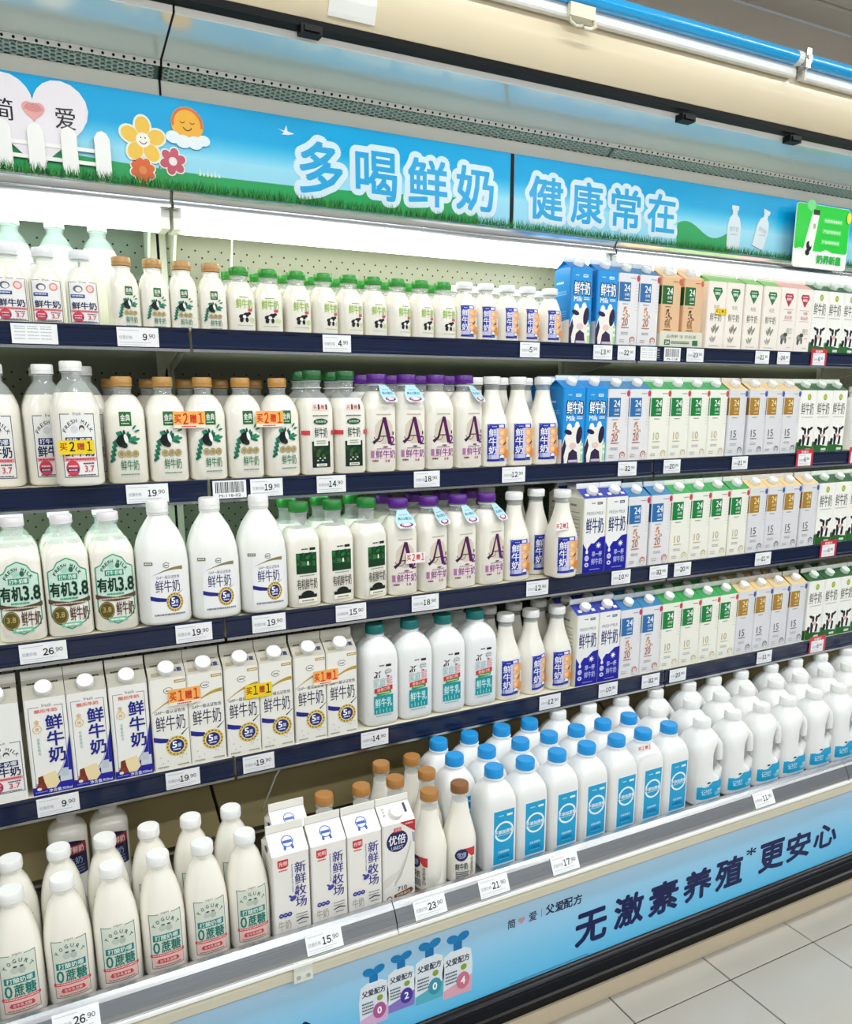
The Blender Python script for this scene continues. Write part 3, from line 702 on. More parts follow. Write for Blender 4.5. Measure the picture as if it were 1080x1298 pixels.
# ---- organic 3.8 square bottle
def lab_38():
    L = Lab(); G = '3f9f7c'; pale = 'cfe9da'
    shp = [(-29, 84), (-20, 88), (-14, 96), (0, 101), (14, 96), (20, 88), (29, 84), (29, 26), (22, 17), (0, 8), (-22, 17), (-29, 26)]
    L.poly(shp, 'f1efe6'); L.poly([(-29, 84), (-20, 88), (-14, 96), (0, 101), (14, 96), (20, 88), (29, 84), (29, 46), (0, 42), (-29, 46)], pale)
    for (ax, ay), (bx, by) in zip(shp, shp[1:] + shp[:1]):
        d = math.hypot(bx - ax, by - ay); nx, ny = (by - ay) / d * .8, -(bx - ax) / d * .8
        L.poly([(ax + nx, ay + ny), (bx + nx, by + ny), (bx - nx, by - ny), (ax - nx, ay - ny)], G)
    L.arctext('FRESH MILK', 0, 70, 22, 148, 32, 3.6, 4.6, '1f4a3c', .03); L.disk(-4, 86, 5, 'a9d8c2', 4); L.disk(6, 86, 3.5, '2c6a54', 3.5)
    L.rect(-15, 73, 15, 80.5, '2f9470'); L.text('打牛·奶哪', 0, 76.7, 26, 5.6, WH, .01)
    L.text('有机', -12, 61, 31, 18, '163a2c', .03); L.text('3.8', 17.5, 61, 24, 18, '163a2c', .035)
    L.lines(-14, 14, [47.5], 2, G, 4)
    L.band([(-31, 43, 49), (-20, 40.5, 46.5), (0, 38.5, 44), (20, 40.5, 46.5), (31, 43, 49)], '5b4638'); L.lines(-26, 26, [41.5], 1.8, 'cbb9a6', 6)
    L.disk(-16, 27, 12, '5f5326'); L.ring(-16, 27, 10, 10.8, 'a8975a'); L.text('3.8', -16, 28, 13, 7, 'b8a86a', .02)
    L.text('鲜牛奶', 13, 28, 28, 19, '5a3c30', .008)
    L.rect(-15, 11, 15, 17, '7cc4a4'); L.lines(-11, 11, [13], 2, 'eaf6ee', 2)
    return L
pr = bottle_prof(.207, .0395, .0395, 4.6, .0165, sh0=.70, sh1=.925, curve=1.05)
bottle_kind('org38', 'milk_bottle', pr, (.0195, .0155, 'ece6ea', .0005), lab_38().xf(1.1, 1.43, 0, 3), fill=.172)

# ---- wide white jug bottle with gold swoosh and seal
def swoosh(L, x0, x1, y, col1='8f8150', h=9):
    L.band([(x0 + (x1 - x0) * t, y + h * math.sin(t * 1.9) - 1.2 * t, y + h * math.sin(t * 1.9) + 4.2 * t ** 1.3) for t in [i / 10 for i in range(11)]], col1)
def seal(L, cx, cy, r, inner='232a7c', rim='cfae4c'):
    L.disk(cx, cy, r, rim); L.ring(cx, cy, r * .70, r * .74, 'f5efda')
    for i in range(16):
        a = 2 * math.pi * i / 16; L.disk(cx + r * .86 * math.cos(a), cy + r * .86 * math.sin(a), r * .075, '5d4f22', n=6)
        L.layer -= 1
    L.layer += 1
    L.disk(cx, cy, r * .66, inner); L.text('5', cx - r * .2, cy + r * .14, r * .42, r * .62, WH, .035); L.text('重', cx + r * .25, cy + r * .06, r * .36, r * .36, 'dfe3f6', .01); L.lines(cx - r * .36, cx + r * .36, [cy - r * .42], r * .13, 'dfe3f6', 3)
def lab_gap():
    L = Lab()
    L.rect(-27, 12, 30, 84, 'f2f2f2'); L.rect(-33, 88, -20, 92.5, '74725e'); L.lines(-31.5, -21, [89.5], 1.6, 'e8e6d8', 3)
    L.ring(2, 87, 4.4, 5.6, '7a7a82', 20, 330, ky=.75); L.lines(-1.5, 6, [86], 1.6, '8a8a92', 2)
    swoosh(L, -25, 28, 72, '8c8058')
    L.text('GAP一级认证牧场', 3, 70, 38, 5, '6a6a8a', .0); L.text('鲜牛奶', 2, 57, 40, 18, '3a3a72', .004)
    L.band([(-27, 38, 44), (-16, 35.5, 41.5), (2, 34, 38.5)], '2a2a86'); L.poly([(14, 44), (28, 50), (29, 50.5), (15, 43)], '3a3a5a')
    seal(L, 12, 33, 14); L.lines(-22, 28, [14.5], 2.6, '8a8a96', 8)
    return L
prg = [(0, .042, .040, 3.4), (.003, .0465, .044, 3.4), (.009, .0488, .046, 3.4), (.118, .0488, .046, 3.4), (.14, .0470, .0445, 3.2), (.16, .0425, .041, 3.0), (.18, .0350, .034, 2.6), (.196, .0255, .0255, 2.2), (.206, .0192, .0192, 2.0), (.214, .0180, .0180, 2.0)]
bottle_kind('gapjug', 'milk_jug', prg, (.0205, .022, 'f3f3f1', .0005), lab_gap().xf(1.12, 1.35), m=M_MILKW)

# ---- teal cap family jug
def lab_teal():
    L = Lab()
    L.lines(-8, 2, [131], 2.4, '555a5c', 2); L.rect(6, 129, 17, 134, '20262a')
    L.cow(-11, 116, 9); L.ring(11, 117, 6, 6.8, '8a9490', 30, 250); L.lines(3, 18, [119, 115], 1.4, '7a8486', 4); L.disk(10, 108, 3, '3a4446', 1.6)
    L.text('家庭', -8, 96, 26, 20, 'a4c6cc', .0); L.text('鲜', 13, 98, 13, 22, 'e7a2ac', .0)
    L.poly([(-19, 74), (19, 78), (19, 88), (-19, 84)], 'd1323c'); L.text('原香口感', 0, 81, 27, 6.5, 'f3cfc6', .015, rot=.1)
    L.poly([(-14, 68), (16, 71), (16, 78), (-14, 75)], '3f9a44'); L.lines(-11, 13, [72.5], 1.8, 'cfeac0', 5)
    L.rect(-20, 28, 20, 68, '189aa0'); L.text('鲜牛乳', 0, 52, 35, 20, 'd9f4f2', .006)
    for i in range(5): L.rect(-16 + 7 * i, 30, -14 + 7 * i, 37 + (i % 2) * 3, '8fd6d4')
    L.layer -= 4
    L.lines(-16, 16, [22.5], 1.8, '7ab8ba', 7)
    return L
prt = [(0, .036, .038, 4.2), (.004, .0415, .043, 4.6), (.012, .0432, .0448, 4.8), (.150, .0432, .0448, 4.8), (.166, .0422, .0435, 4.4), (.178, .039, .040, 3.6), (.188, .033, .033, 2.8), (.196, .025, .025, 2.2), (.200, .0205, .0205, 2.0), (.208, .0195, .0195, 2.0)]
bottle_kind('tealjug', 'milk_jug', prt, (.0215, .020, '177f7e', .0005), lab_teal().xf(1.16, 1.08), m=M_HDPE)

# ---- yogurt bottle
def lab_yog():
    L = Lab(); T = 92
    L.rect(-25, 6, 25, T, 'd9dfd2'); L.frame(-25, 6, 25, T, .9, '4a6a62'); L.rect(-10, T - 1.5, 10, T + 1.5, 'eae6d8'); L.text('yogurt', 0, T + .5, 13, 4, '6a7570')
    L.disk(-5, T - 22, 6, 'c3ccc0', 5); L.disk(5, T - 23, 5, 'b5c2b6', 5); L.disk(-4, T - 17, 3, '3d5a52', 1.2); L.disk(5, T - 17, 3, '3d5a52', 1.2); L.arctext('YOGURT', 0, T - 30, 22, 145, 35, 4.6, 5.6, '2a5a50', .012)
    L.rect(-21, 50, 21, 60, '1c7f78'); L.text('打酸奶哪', 0, 55, 36, 7.6, 'e6f4ee', .012)
    L.text('0', -16.5, 39.5, 10, 18, '1a7a70', .012); L.text('蔗糖', 6, 39.5, 30, 17.5, '1a7a70', .02)
    L.rect(-26, 25, 26, 29.5, 'd4424e'); L.lines(-23, 23, [26.6], 1.6, 'f4d2cf', 3); L.rect(-24, 8, 24, 25, 'efc8bf')
    L.poly([(-18, 16), (-15, 14), (15, 14), (18, 16), (15, 21), (-15, 21)], 'd4424e'); L.text('生牛乳发酵', 0, 17.4, 26, 4.6, 'f8e3dc', .01); L.lines(-20, 20, [9.5], 1.3, '7a6a62', 6)
    return L
pr = bottle_prof(.200, .0372, .0372, 3.0, .0165, sh0=.50, sh1=.95, curve=1.35)
bottle_kind('yog', 'yogurt_bottle', pr, (.0195, .0165, 'f2f2f0', .0005), lab_yog().xf(1.05, 1.2, 0, 12), m=M_MILK)

# ---- tapering bottle with gold cap, seal print
def lab_taper():
    L = Lab()
    L.poly([(-4, 78), (22, 78), (22, 58), (14, 58)], 'c8383a'); L.disk(-8, 64, 14, '24285e'); L.text('优倍', -8, 65, 19, 10, 'c9cde6', .01); L.lines(-14, 0, [57], 1.8, 'c9cde6', 2)
    L.text('鲜牛奶', -8, 38, 26, 15, '3a3440', .01); L.vtext('优质蛋白', 15, 56, 7, 9, '4a4040'); L.lines(-20, 8, [12, 16, 20, 24], 2, '3a3a44', 9)
    return L
pr = slope_prof(.192, .0335, .0335, 2.6, .0165, .46)
bottle_kind('taper', 'milk_bottle', pr, (.0192, .0175, 'b07a3c', .001), lab_taper(), fill=.172)
KIND['taper2'] = dict(KIND['taper'], parts=[q if q[0] != 'cap' else ('cap', cap_mesh(.0192, .0175, '8a5a30'), q[2], None) for q in KIND['taper']['parts']])

# ---- square jug with blue label and blue cap
def lab_bluejug():
    L = Lab()
    L.rect(-20, 4, 24, 129, 'f4f8fb'); L.rect(-18, 5, 22, 127, '19a2d6'); L.lines(-9, 2, [114], 2.6, 'a9def2', 3); L.rect(7, 112.5, 18, 117.5, 'e6f6fb')
    L.ring(2, 78, 15.2, 18.6, 'eaf7fb', 12, 168, ky=1.25); L.ring(2, 78, 15.2, 18.6, 'eaf7fb', 192, 348, ky=1.25)
    L.text('不添加蔗糖', 2, 78, 38, 9, 'f6fcfd', .015); L.lines(-15, 20, [70], 1.6, 'bfe8f5', 6)
    L.text('全脂发酵乳', 2, 32, 22, 5.5, 'd9f2fa', .01); L.text('100%', 2, 21, 22, 8, '0f6fa6', .01); L.lines(-8, 12, [14], 1.5, '7cc9ea', 8)
    return L
prb = [(0, .034, .034, 4.6), (.003, .0378, .0378, 5.6), (.010, .0392, .0392, 6.0), (.148, .0392, .0392, 6.0), (.160, .0386, .0386, 5.2), (.172, .0362, .0362, 4.2), (.183, .0310, .0310, 3.2), (.192, .0245, .0245, 2.2), (.196, .0205, .0205, 2.0), (.204, .0195, .0195, 2.0)]
bottle_kind('bluejug', 'milk_jug', prb, (.0208, .0205, '1795dc', .0005), lab_bluejug().xf(1.28, 1.0, .5, 14), m=M_HDPE)

# ---- handled jug, white cap
def lab_hjug():
    L = Lab()
    L.band([(-34, 3, 46), (-30, 3, 40), (-22, 3, 36), (-12, 3, 37), (-6, 3, 42), (0, 3, 48), (16, 3, 47), (30, 3, 50)], '1ba4d4')
    L.lines(-30, -18, [46], 2.2, '6a7076', 2); L.rect(-14, 44.5, -6, 49, '20262a'); L.text('记忆', -14, 22, 26, 16, 'd8f1f9', .005); L.disk(16, 14, 9, '7acbe8', 5); L.disk(22, 22, 7, 'bfe7f4', 3.5); L.poly([(8, 6), (28, 10), (30, 24)], '8ed3ec')
    return L
def hjug():
    a, b, p = .0475, .0475, 3.6
    spec = [(0, .040, .040, p, 0), (.003, .045, .045, p, 0), (.010, a, b, p, 0), (.052, a, b, p, 0), (.064, .0435, b, p, -.0045), (.076, .0350, .0465, 3.2, -.0130), (.095, .0310, .0460, 3.0, -.0165), (.130, .0310, .0455, 3.0, -.0165), (.146, .0345, .0440, 3.0, -.0125), (.158, .0390, .0415, 2.8, -.0055), (.170, .0365, .0375, 2.6, -.001), (.181, .0285, .0285, 2.2, 0), (.187, .021, .021, 2.0, 0), (.192, .0195, .0195, 2.0, 0)]
    body = MB().loft([se_ring(z, A, B, P, 32, cx) for z, A, B, P, cx in spec]).mesh('body', M_HDPE, True, 60)
    hp = [(.026, -.022, .160), (.0335, -.026, .148), (.0365, -.028, .130), (.0370, -.028, .108), (.0365, -.028, .086), (.0345, -.026, .066), (.030, -.022, .050)]
    handle = MB().tube(hp, [.010, .0100, .0090, .0085, .0100, .0125, .010], 14).mesh('handle', M_HDPE, True, 60)
    front = [(q[0], q[1] + q[4], q[2], q[3]) if q[4] > -.02 else q[:4] for q in spec[:6]]
    parts = [('body', body, (0, 0, 0), None), ('handle', handle, (0, 0, 0), None), ('cap', cap_mesh(.0215, .0195, 'f0f1ef'), (0, 0, .1925), None), ('label_print', lab_hjug().xf(1.2, .95, 0, 17).mesh('label_print', wrap(front), cell=7.0), (0, 0, 0), None)]
    KIND['hjug'] = dict(name='milk_jug', parts=parts, w=.096, d=.096, h=.212, box=False, p=3.6)
hjug()

# ---- tall round bottle with red and navy label at the back of the deck
def lab_nat():
    L = Lab()
    L.band([(-30, 20, 86), (-20, 20, 92), (-10, 20, 95), (0, 20, 96), (10, 20, 95), (20, 20, 92), (30, 20, 86)], '282448'); L.rect(-30, 66, 30, 86, 'b22c38'); L.text('国民好鲜奶', 0, 76, 50, 14, 'f1dfd6', .02); L.text('鲜牛奶', 0, 52, 42, 16, '9fb6dc', .005); L.lines(-24, 24, [26, 32, 38], 2, '7f8fc0', 3)
    return L
pr = bottle_prof(.176, .0365, .0365, 2.4, .017, sh0=.80, sh1=.94, curve=1.5)
bottle_kind('nat', 'milk_bottle', pr, (.0195, .016, 'efece8', .0005), lab_nat().xf(1, 1, 0, 38), m=M_MILK)
# ---- slim white bottle with green hill label
def lab_hill():
    L = Lab(); L.rect(-18, 10, 18, 22, '2f6b33'); L.disk(-6, 24, 12, '3d7c3c', 9); L.text('鲜牛奶', 0, 60, 28, 14, '39423c', .008); L.disk(-4, 78, 4.5, '8aa438', 5.5); L.disk(4, 33, 6, '20201e', 7)
    return L
pr = bottle_prof(.178, .0345, .0345, 2.6, .017, sh0=.70, sh1=.93, curve=1.7)
bottle_kind('hill', 'milk_bottle', pr, (.0195, .018, 'efefec', .0005), lab_hill(), m=M_MILKW)

# ================================================================== gable-top cartons
def carton_kind(key, hs, ht, body, gable, lab, cap='f2f2f0', fin=None, w=.070, d=.070, side=None, capr=.0135, capt=.55, sidelab=None):
    hr = hs + (ht - hs) * .62; fin = fin or gable; side = side or body
    a, b = w / 2, d / 2; parts = []
    mb = MB(); e = .0022
    def oct_(z, g=0): return [(-a + e - g, -b - g, z), (a - e + g, -b - g, z), (a + g, -b + e - g, z), (a + g, b - e + g, z), (a - e + g, b + g, z), (-a + e - g, b + g, z), (-a - g, b - e + g, z), (-a - g, -b + e - g, z)]
    r0, r1 = oct_(0), oct_(hs)
    for i in range(8):
        j = (i + 1) % 8
        mb.add([r0[i], r0[j], r1[j], r1[i]], [(0, 1, 2, 3)], side if i in (2, 6, 1, 7) else body)
    mb.add(r0, [tuple(range(8))[::-1]], body)
    parts.append(('body', mb.mesh('body', M_CARTON), (0, 0, 0), None))
    t = .0016; g = MB()
    g.add([(-a, -b, hs), (a, -b, hs), (a, -t, hr), (-a, -t, hr)], [(0, 1, 2, 3)], gable)
    g.add([(-a, b, hs), (a, b, hs), (a, t, hr), (-a, t, hr)], [(3, 2, 1, 0)], gable)
    for s in (-1, 1):     # folded-in gusset at the sides
        k = s * (a - .011)
        vs = [(s * a, -b, hs), (s * a, b, hs), (s * a, -t, hr), (s * a, t, hr), (k, 0, hr - .004)]
        g.add(vs, [(0, 1, 4), (0, 4, 2), (1, 3, 4)], side if side != body else gable)
    parts.append(('gable', g.mesh('gable', M_CARTON), (0, 0, 0), None))
    f = MB().box(-a, a, -t, t, hr, ht, fin); f.box(-a + .001, a - .001, -t - .0004, -t, hr + .002, hr + .003, 'c9c9c4')
    parts.append(('top_seal', f.mesh('top_seal', M_CARTON), (0, 0, 0), None))
    sl = math.atan2(hr - hs, b - t); Ls = math.hypot(hr - hs, b - t)
    def fn(x, z, off):
        if z <= hs: return (x, -b - off, z)
        q = min(z - hs, Ls)
        return (x, -b + q * math.cos(sl) - off * math.sin(sl), hs + q * math.sin(sl) + off * math.cos(sl))
    bk = Lab(); top_ = max(y for vs, _f, _c, _l in lab.s for x, y in vs)
    bk.rect(-a * 1000 + 2.4, 1.5, a * 1000 - 2.4, hs * 1000 - 1, body)
    if top_ > hs * 1000: bk.layer = 0; bk.rect(-a * 1000 + 2.4, hs * 1000 - 1, a * 1000 - 2.4, hs * 1000, body); bk.layer = 0; bk.rect(-a * 1000 + 2.4, hs * 1000 + .01, a * 1000 - 2.4, min(top_ + 2, hs * 1000 + Ls * 1000 - 1), gable)
    m = lab.merge(bk.merge(MB(), fn, base=.0002), fn)
    parts.append(('label_print', m.mesh('label_print', M_CARTON), (0, 0, 0), None))
    if sidelab:
        sf = lambda x, z, off: (-a - off, -x, z)
        sm = Lab().rect(-b * 1000 + 2.4, 1.5, b * 1000 - 2.4, hs * 1000 - 1, side).merge(MB(), sf, base=.0002)
        parts.append(('side_print', sidelab.merge(sm, sf).mesh('side_print', M_CARTON), (0, 0, 0), None))
    if cap:
        q = Ls * capt
        cm = cap_mesh(capr, .012, cap, True)
        parts.append(('cap', cm, (0, -b + q * math.cos(sl) - .0006 * math.sin(sl), hs + q * math.sin(sl) + .0006 * math.cos(sl)), ('x', sl)))
    KIND[key] = dict(name='milk_carton', parts=parts, w=w, d=d, h=ht, box=True, p=40.0)
def lab_blue():
    L = Lab()
    L.lines(-20, -8, [168], 2.6, 'a9d4ee', 2); L.rect(4, 165, 20, 172, 'd9ecf7'); L.lines(6, 18, [167.4], 2.4, '1d7fc4', 3)
    L.text('鲜牛奶', 2, 138, 52, 34, '18305e', .055); L.text('鲜牛奶', 2, 138, 49, 31, 'f8fbfd', .012)
    L.text('Milk', -10, 112, 26, 12, 'eef6fb', .03); L.lines(8, 26, [110, 114], 2.6, 'cfe6f4', 5)
    L.disk(-14, 88, 8, 'f6f6f2', 12); L.disk(10, 90, 8, 'f6f6f2', 14); L.band([(-35, 0, 44), (-28, 0, 66), (-18, 0, 80), (-6, 0, 88), (4, 0, 92), (14, 0, 90), (22, 0, 74), (28, 0, 40), (31, 0, 0)], 'f1ede6')
    L.disk(-17, 78, 12, '2a1f3e', 6, rot=-.3); L.disk(17, 70, 9, '2a1f3e', 22, rot=-.15); L.poly([(-35, 0), (-35, 40), (-27, 62), (-22, 44), (-29, 18), (-27, 0)], '2e2440'); L.disk(-2, 44, 11, 'e7c9c4', 8)
    L.poly([(-18, 0), (-14, 26), (-2, 36), (12, 28), (16, 0)], '36284a'); L.rect(-14, 3, 14, 9, 'cabfd6'); L.rect(22, 4, 30, 50, 'b6dc8c'); L.disk(26, 40, 4, 'f0f6ea'); L.disk(26, 26, 4, 'f0f6ea')
    S = Lab(); S.lines(-24, 6, [150], 5, 'bfe0f4', 4); S.lines(-26, 20, [130, 126, 122, 80, 74, 68, 62], 1.8, '8cc4ea', 7); S.poly([(-34, 0), (-34, 52), (-24, 48), (-16, 20), (-8, 0)], '2a2038'); S.poly([(-22, 44), (0, 58), (24, 60), (34, 60), (34, 0), (-4, 0), (-14, 22)], 'efe6e0')
    return L, S
l, s = lab_blue()
carton_kind('blueC', .186, .217, '2193de', '1b7fcb', l, fin='dfe7ee', side='1f86cc', sidelab=s)
def lab_24(col, dark, num, numcol, deco, badge, base, txt='f2f6f4', organic=False):
    L = Lab()
    L.rect(-32, 114, 6, 162, col); L.text('24', -6, 148, 20, 17, txt, .012); L.text('小时', -6, 131, 17, 9, txt, .006); L.lines(-14, 2, [119], 2.4, txt, 4)
    L.lines(4, 22, [172], 2.2, dark, 3); L.disk(30.5, 173, 5.5, badge, 8); L.lines(-20, 0, [106], 2.4, dark, 6)
    for i in range(9): L.rect(22, 92 + i * 8, 33, 92.7 + i * 8, 'b9bcb8'); L.layer -= 1
    L.layer += 1
    if deco:
        rnd = random.Random(8)
        for i in range(11): L.disk(rnd.uniform(-16, 4), rnd.uniform(72, 100), 4.4, deco[i % len(deco)], 1.6, n=8, rot=rnd.uniform(0, 3))
    L.text(num, -10, 62, 20, 20, numcol, .006); L.lines(-22, 4, [46], 2.6, numcol, 3); L.lines(-22, 2, [34, 30], 1.8, 'a6a8a6', 9)
    L.disk(18, 16, 9, numcol, 9); L.disk(18, 15, 6.6, base, 6.6); L.rect(9, 4, 27, 9, base); L.lines(14, 22, [14, 18], 1.8, numcol, 2); L.lines(-27, -10, [10, 15], 1.8, 'a6a8a6', 11)
    return L
def side24(c):
    S = Lab(); S.rect(4, 114, 35, 162, c); S.lines(-24, 20, [96, 90, 84, 78, 60, 54, 48, 42, 36], 1.8, 'b4b6b2', 5); S.rect(-24, 10, -6, 28, '4a4a48'); return S
carton_kind('blue24', .184, .217, 'e6e4e6', '3f7fb0', lab_24('2a6cab', '8a93a8', '20', 'b46a4e', ('d8946a', 'c97a5a', 'b9a04c'), 'c83a5e', 'e6e4e6'), fin='cdd5dc', sidelab=side24('2a5c96'))
carton_kind('green24', .184, .217, 'f0efe4', '3fa05a', lab_24('14803c', '8a9388', '10', 'c3b48a', None, 'cf4a48', 'f0efe4'), fin='e2e8de', sidelab=side24('127036'))
carton_kind('gold24', .184, .217, 'dedee2', 'e2c692', lab_24('a97f2e', '9a968c', '15', '63605e', None, '4a5aa8', 'dedee2', 'f0dfae'), fin='d9d6cf', sidelab=side24('9a6f26'))
carton_kind('tan24', .184, .217, 'e6bd96', 'ecc79e', lab_24('1b6430', '7c6048', '有机', '8a6a34', ('3a2a20', '6a5a30', '4a3826'), 'd9604a', 'e6bd96'), fin='efdcc2', sidelab=side24('17562a'))
def lab_dia(col, dark, cow=False):
    L = Lab()
    L.poly([(-15, 168), (-19, 158), (0, 130), (19, 158), (15, 168)], col); L.lines(-11, 11, [160], 2.4, 'e9f3ea', 4); L.text('悦鲜活', 0, 152, 20, 8, 'f2f8f2', .02)
    if cow:
        L.rect(-20, 122, 22, 123, 'b0605e'); L.text('纯牧', 6, 114, 18, 9, 'c46a6c', .005); L.text('高品质', 2, 100, 32, 11, 'd08c8c', .0); L.rect(-20, 90, 22, 91, 'c99a98')
        L.disk(-14, 42, 11, '8a8a84', 10); L.disk(-4, 50, 9, '4a4a48', 6); L.disk(-18, 30, 5, '565654', 9); L.disk(-2, 34, 4, '666664', 10); L.disk(4, 62, 6, 'c9c4bc', 8); L.lines(8, 24, [66, 60, 54, 40], 2.2, 'a9a8a2', 6); L.lines(4, 22, [12], 1.8, 'b5b2aa', 2)
    else:
        L.text('有机', 0, 116, 22, 12, 'a3a398', .0); L.text('鲜牛奶', -2, 88, 44, 22, '6d6c64', .0)
        for i in range(5): L.disk(-12 + 5 * i, 52 + (i % 3) * 5, 3, '8c8c80', 9, n=10, rot=.5 - i * .25)
        for i in range(4): L.disk(-16 + 5 * i, 26 + (i % 2) * 4, 2.4, 'a8a898', 8, n=8, rot=.6 - i * .3)
        L.lines(-22, 14, [9], 1.6, 'b5b2aa', 2)
    return L
carton_kind('diaG', .184, .215, 'f4ece2', '8fc46c', lab_dia('1d7a42', '5a6a50'), cap=None, fin='f2efe8')
carton_kind('diaR', .184, .215, 'f4ece4', 'e6a8a4', lab_dia('b53248', '8a4a50', True), cap=None, fin='f2efe8')
def lab_cow():
    L = Lab()
    L.disk(2, 164, 8, '98ac2c', 9.5); L.disk(2, 164, 5, 'b8c85a', 6)
    L.text('鲜牛奶', -2, 130, 54, 36, '4b4a44', .0); L.lines(-26, 26, [104], 2.6, 'bdbab0', 4)
    L.band([(-35, 0, 34), (-20, 0, 27), (0, 0, 22), (20, 0, 19), (35, 0, 18)], '2c6a30'); L.cow(4, 58, 36, '23201e'); L.rect(4, 5, 26, 12, 'dfe8da')
    return L
S_ = Lab(); S_.text('鲜牛奶', 0, 130, 48, 30, '6a6a62'); S_.band([(-35, 0, 30), (0, 0, 24), (35, 0, 30)], '2c6a30'); S_.lines(-24, 24, [96, 90, 84, 78, 60, 54], 1.8, 'b8b6ae', 3)
carton_kind('cowC', .184, .217, 'f5f4ee', '2f5f38', lab_cow(), cap='dcebdc', fin='e9ebe4', sidelab=S_)
def lab_fm():
    L = Lab()
    L.lines(-12, 0, [174], 2.6, '6a6a80', 2); L.rect(6, 171.5, 22, 178, '2c3050'); L.lines(8, 20, [173.6], 2.2, 'e6e8f2', 3)
    L.text('FRESH MILK', 0, 150, 52, 8, '8a8a98', .0); L.text('鲜牛奶', 0, 119, 54, 40, '2e2f74', .006)
    L.band([(-35, 0, 76), (-30, 0, 68), (-26, 0, 62), (-22, 0, 60), (-18, 0, 64), (-10, 0, 74), (0, 0, 74), (8, 0, 80), (18, 0, 88), (35, 0, 90)], '1b1ba0')
    L.disk(-22, 62, 2.2, 'f6f6f4', 9); L.disk(-22, 53, 4, 'f6f6f4', 5); L.disk(14, 68, 5, 'f4f4fa')
    for i in range(8): L.disk(14 + 7 * math.cos(i * .785), 68 + 7 * math.sin(i * .785), 1.2, 'f4f4fa', n=6); L.layer -= 1
    L.layer += 1
    L.disk(-22, 37, 6.5, 'd9dcf0', 7); L.text('N', -22, 37, 5, 7, '3a3aa0'); L.disk(-22, 20, 6.5, 'd9dcf0', 5.5); L.disk(-22, 20, 3, '3a3aa0', 2.2); L.text('早一杯', 10, 46, 32, 14, 'd6d9f4', .01); L.text('鲜牛奶', 10, 27, 34, 16, 'bcc1ee', .01); L.lines(-12, 20, [6], 2.2, '9aa0e0', 2)
    L.rect(-26, 196, -15, 205, 'e9eaf4'); L.rect(16, 196, 27, 205, 'e9eaf4')
    S = Lab(); S.lines(-20, 4, [166], 5, '7a7a88', 2); S.frame(-26, 88, 20, 140, .8, '9a9a92'); S.rect(-4, 88, -3.2, 140, '9a9a92'); S.lines(-24, 18, [150, 132, 122, 112, 102, 94, 70, 64, 58, 52], 1.8, '8c8c84', 4); S.rect(-18, 8, 6, 40, 'cfcdc4')
    for i in range(9): S.rect(-17 + i * 2.5, 10, -15.8 + i * 2.5, 38, '3a3a38'); S.layer -= 1
    return L, S
l, s = lab_fm()
carton_kind('fmC', .188, .222, 'f0f0ee', '3a45a8', l, fin='ededf0', side='ebe9d8', sidelab=s, capr=.0145)
def lab_choc():
    L = Lab(); T = 180
    L.band([(-35, 0, 16), (-20, 0, 15), (0, 0, 20), (14, 0, 34), (24, 0, 58), (30, 0, 84), (35, 0, 110)], '2222a0')
    L.band([(-30, 22, 40), (-14, 24, 44), (4, 30, 50), (18, 48, 66), (27, 74, 92), (30, 96, 110)], 'f2f1ee')
    L.band([(-30, 16, 22), (-10, 17, 25), (6, 26, 31), (19, 46, 52), (28, 74, 80), (31, 90, 98)], 'b9bcc6')
    L.frame(-29, 22, 29, T - 8, .9, '6a6e78'); L.rect(-29.5, 18, 29.5, 40, 'f2f1ee') if False else None
    L.rect(-11, T - 10, 14, T - 5, 'f2f1ee'); L.text('fresh', 2, T - 6, 16, 6, '55585e')
    L.rect(-19, T - 20, 20, T - 13, 'f3d6d0'); L.text('酷乐牛奶', 0, T - 16.5, 37, 6.5, 'cc4a44', .02)
    L.text('全', -17, T - 37, 9, 9, 'd9a93c', .01); L.ring(-17, T - 51, 6.6, 7.8, 'e8bf4c'); L.text('优', -17, T - 51, 7, 7, 'd9a93c', .01); L.vtext('优鲜好时光', -17, T - 68, 4.4, 6, '5aa8a6', 0, .15)
    L.vtext('鲜牛奶', 12, T - 26, 28, 29, '24288c', .022, .1)
    L.poly([(-26, 12), (-24, 36), (6, 44), (12, 20), (4, 10)], 'f2dfae'); L.poly([(-26, 12), (-24, 36), (-16, 38), (-14, 24), (-10, 10)], '7a3424'); L.disk(-22, 16, 7, '8a3a2c', 6); L.disk(-24, 12, 4, 'f0e6dc', 3); L.rect(13, 20, 33, 40, 'd3d9dc'); L.rect(16, 30, 28, 46, 'c2c9d6')
    L.text('净含量:950ml', 12, 6, 40, 7, 'e9ecf8', .01); L.lines(-31, -10, [5], 2, '8a90e0', 3)
    L.lines(-26, 26, [219], 3, '3a3a3c', 12)
    return L
carton_kind('chocC', .188, .232, 'f1f0ec', 'b9b5a8', lab_choc(), fin='e6e3dc', capr=.0155, capt=.42)
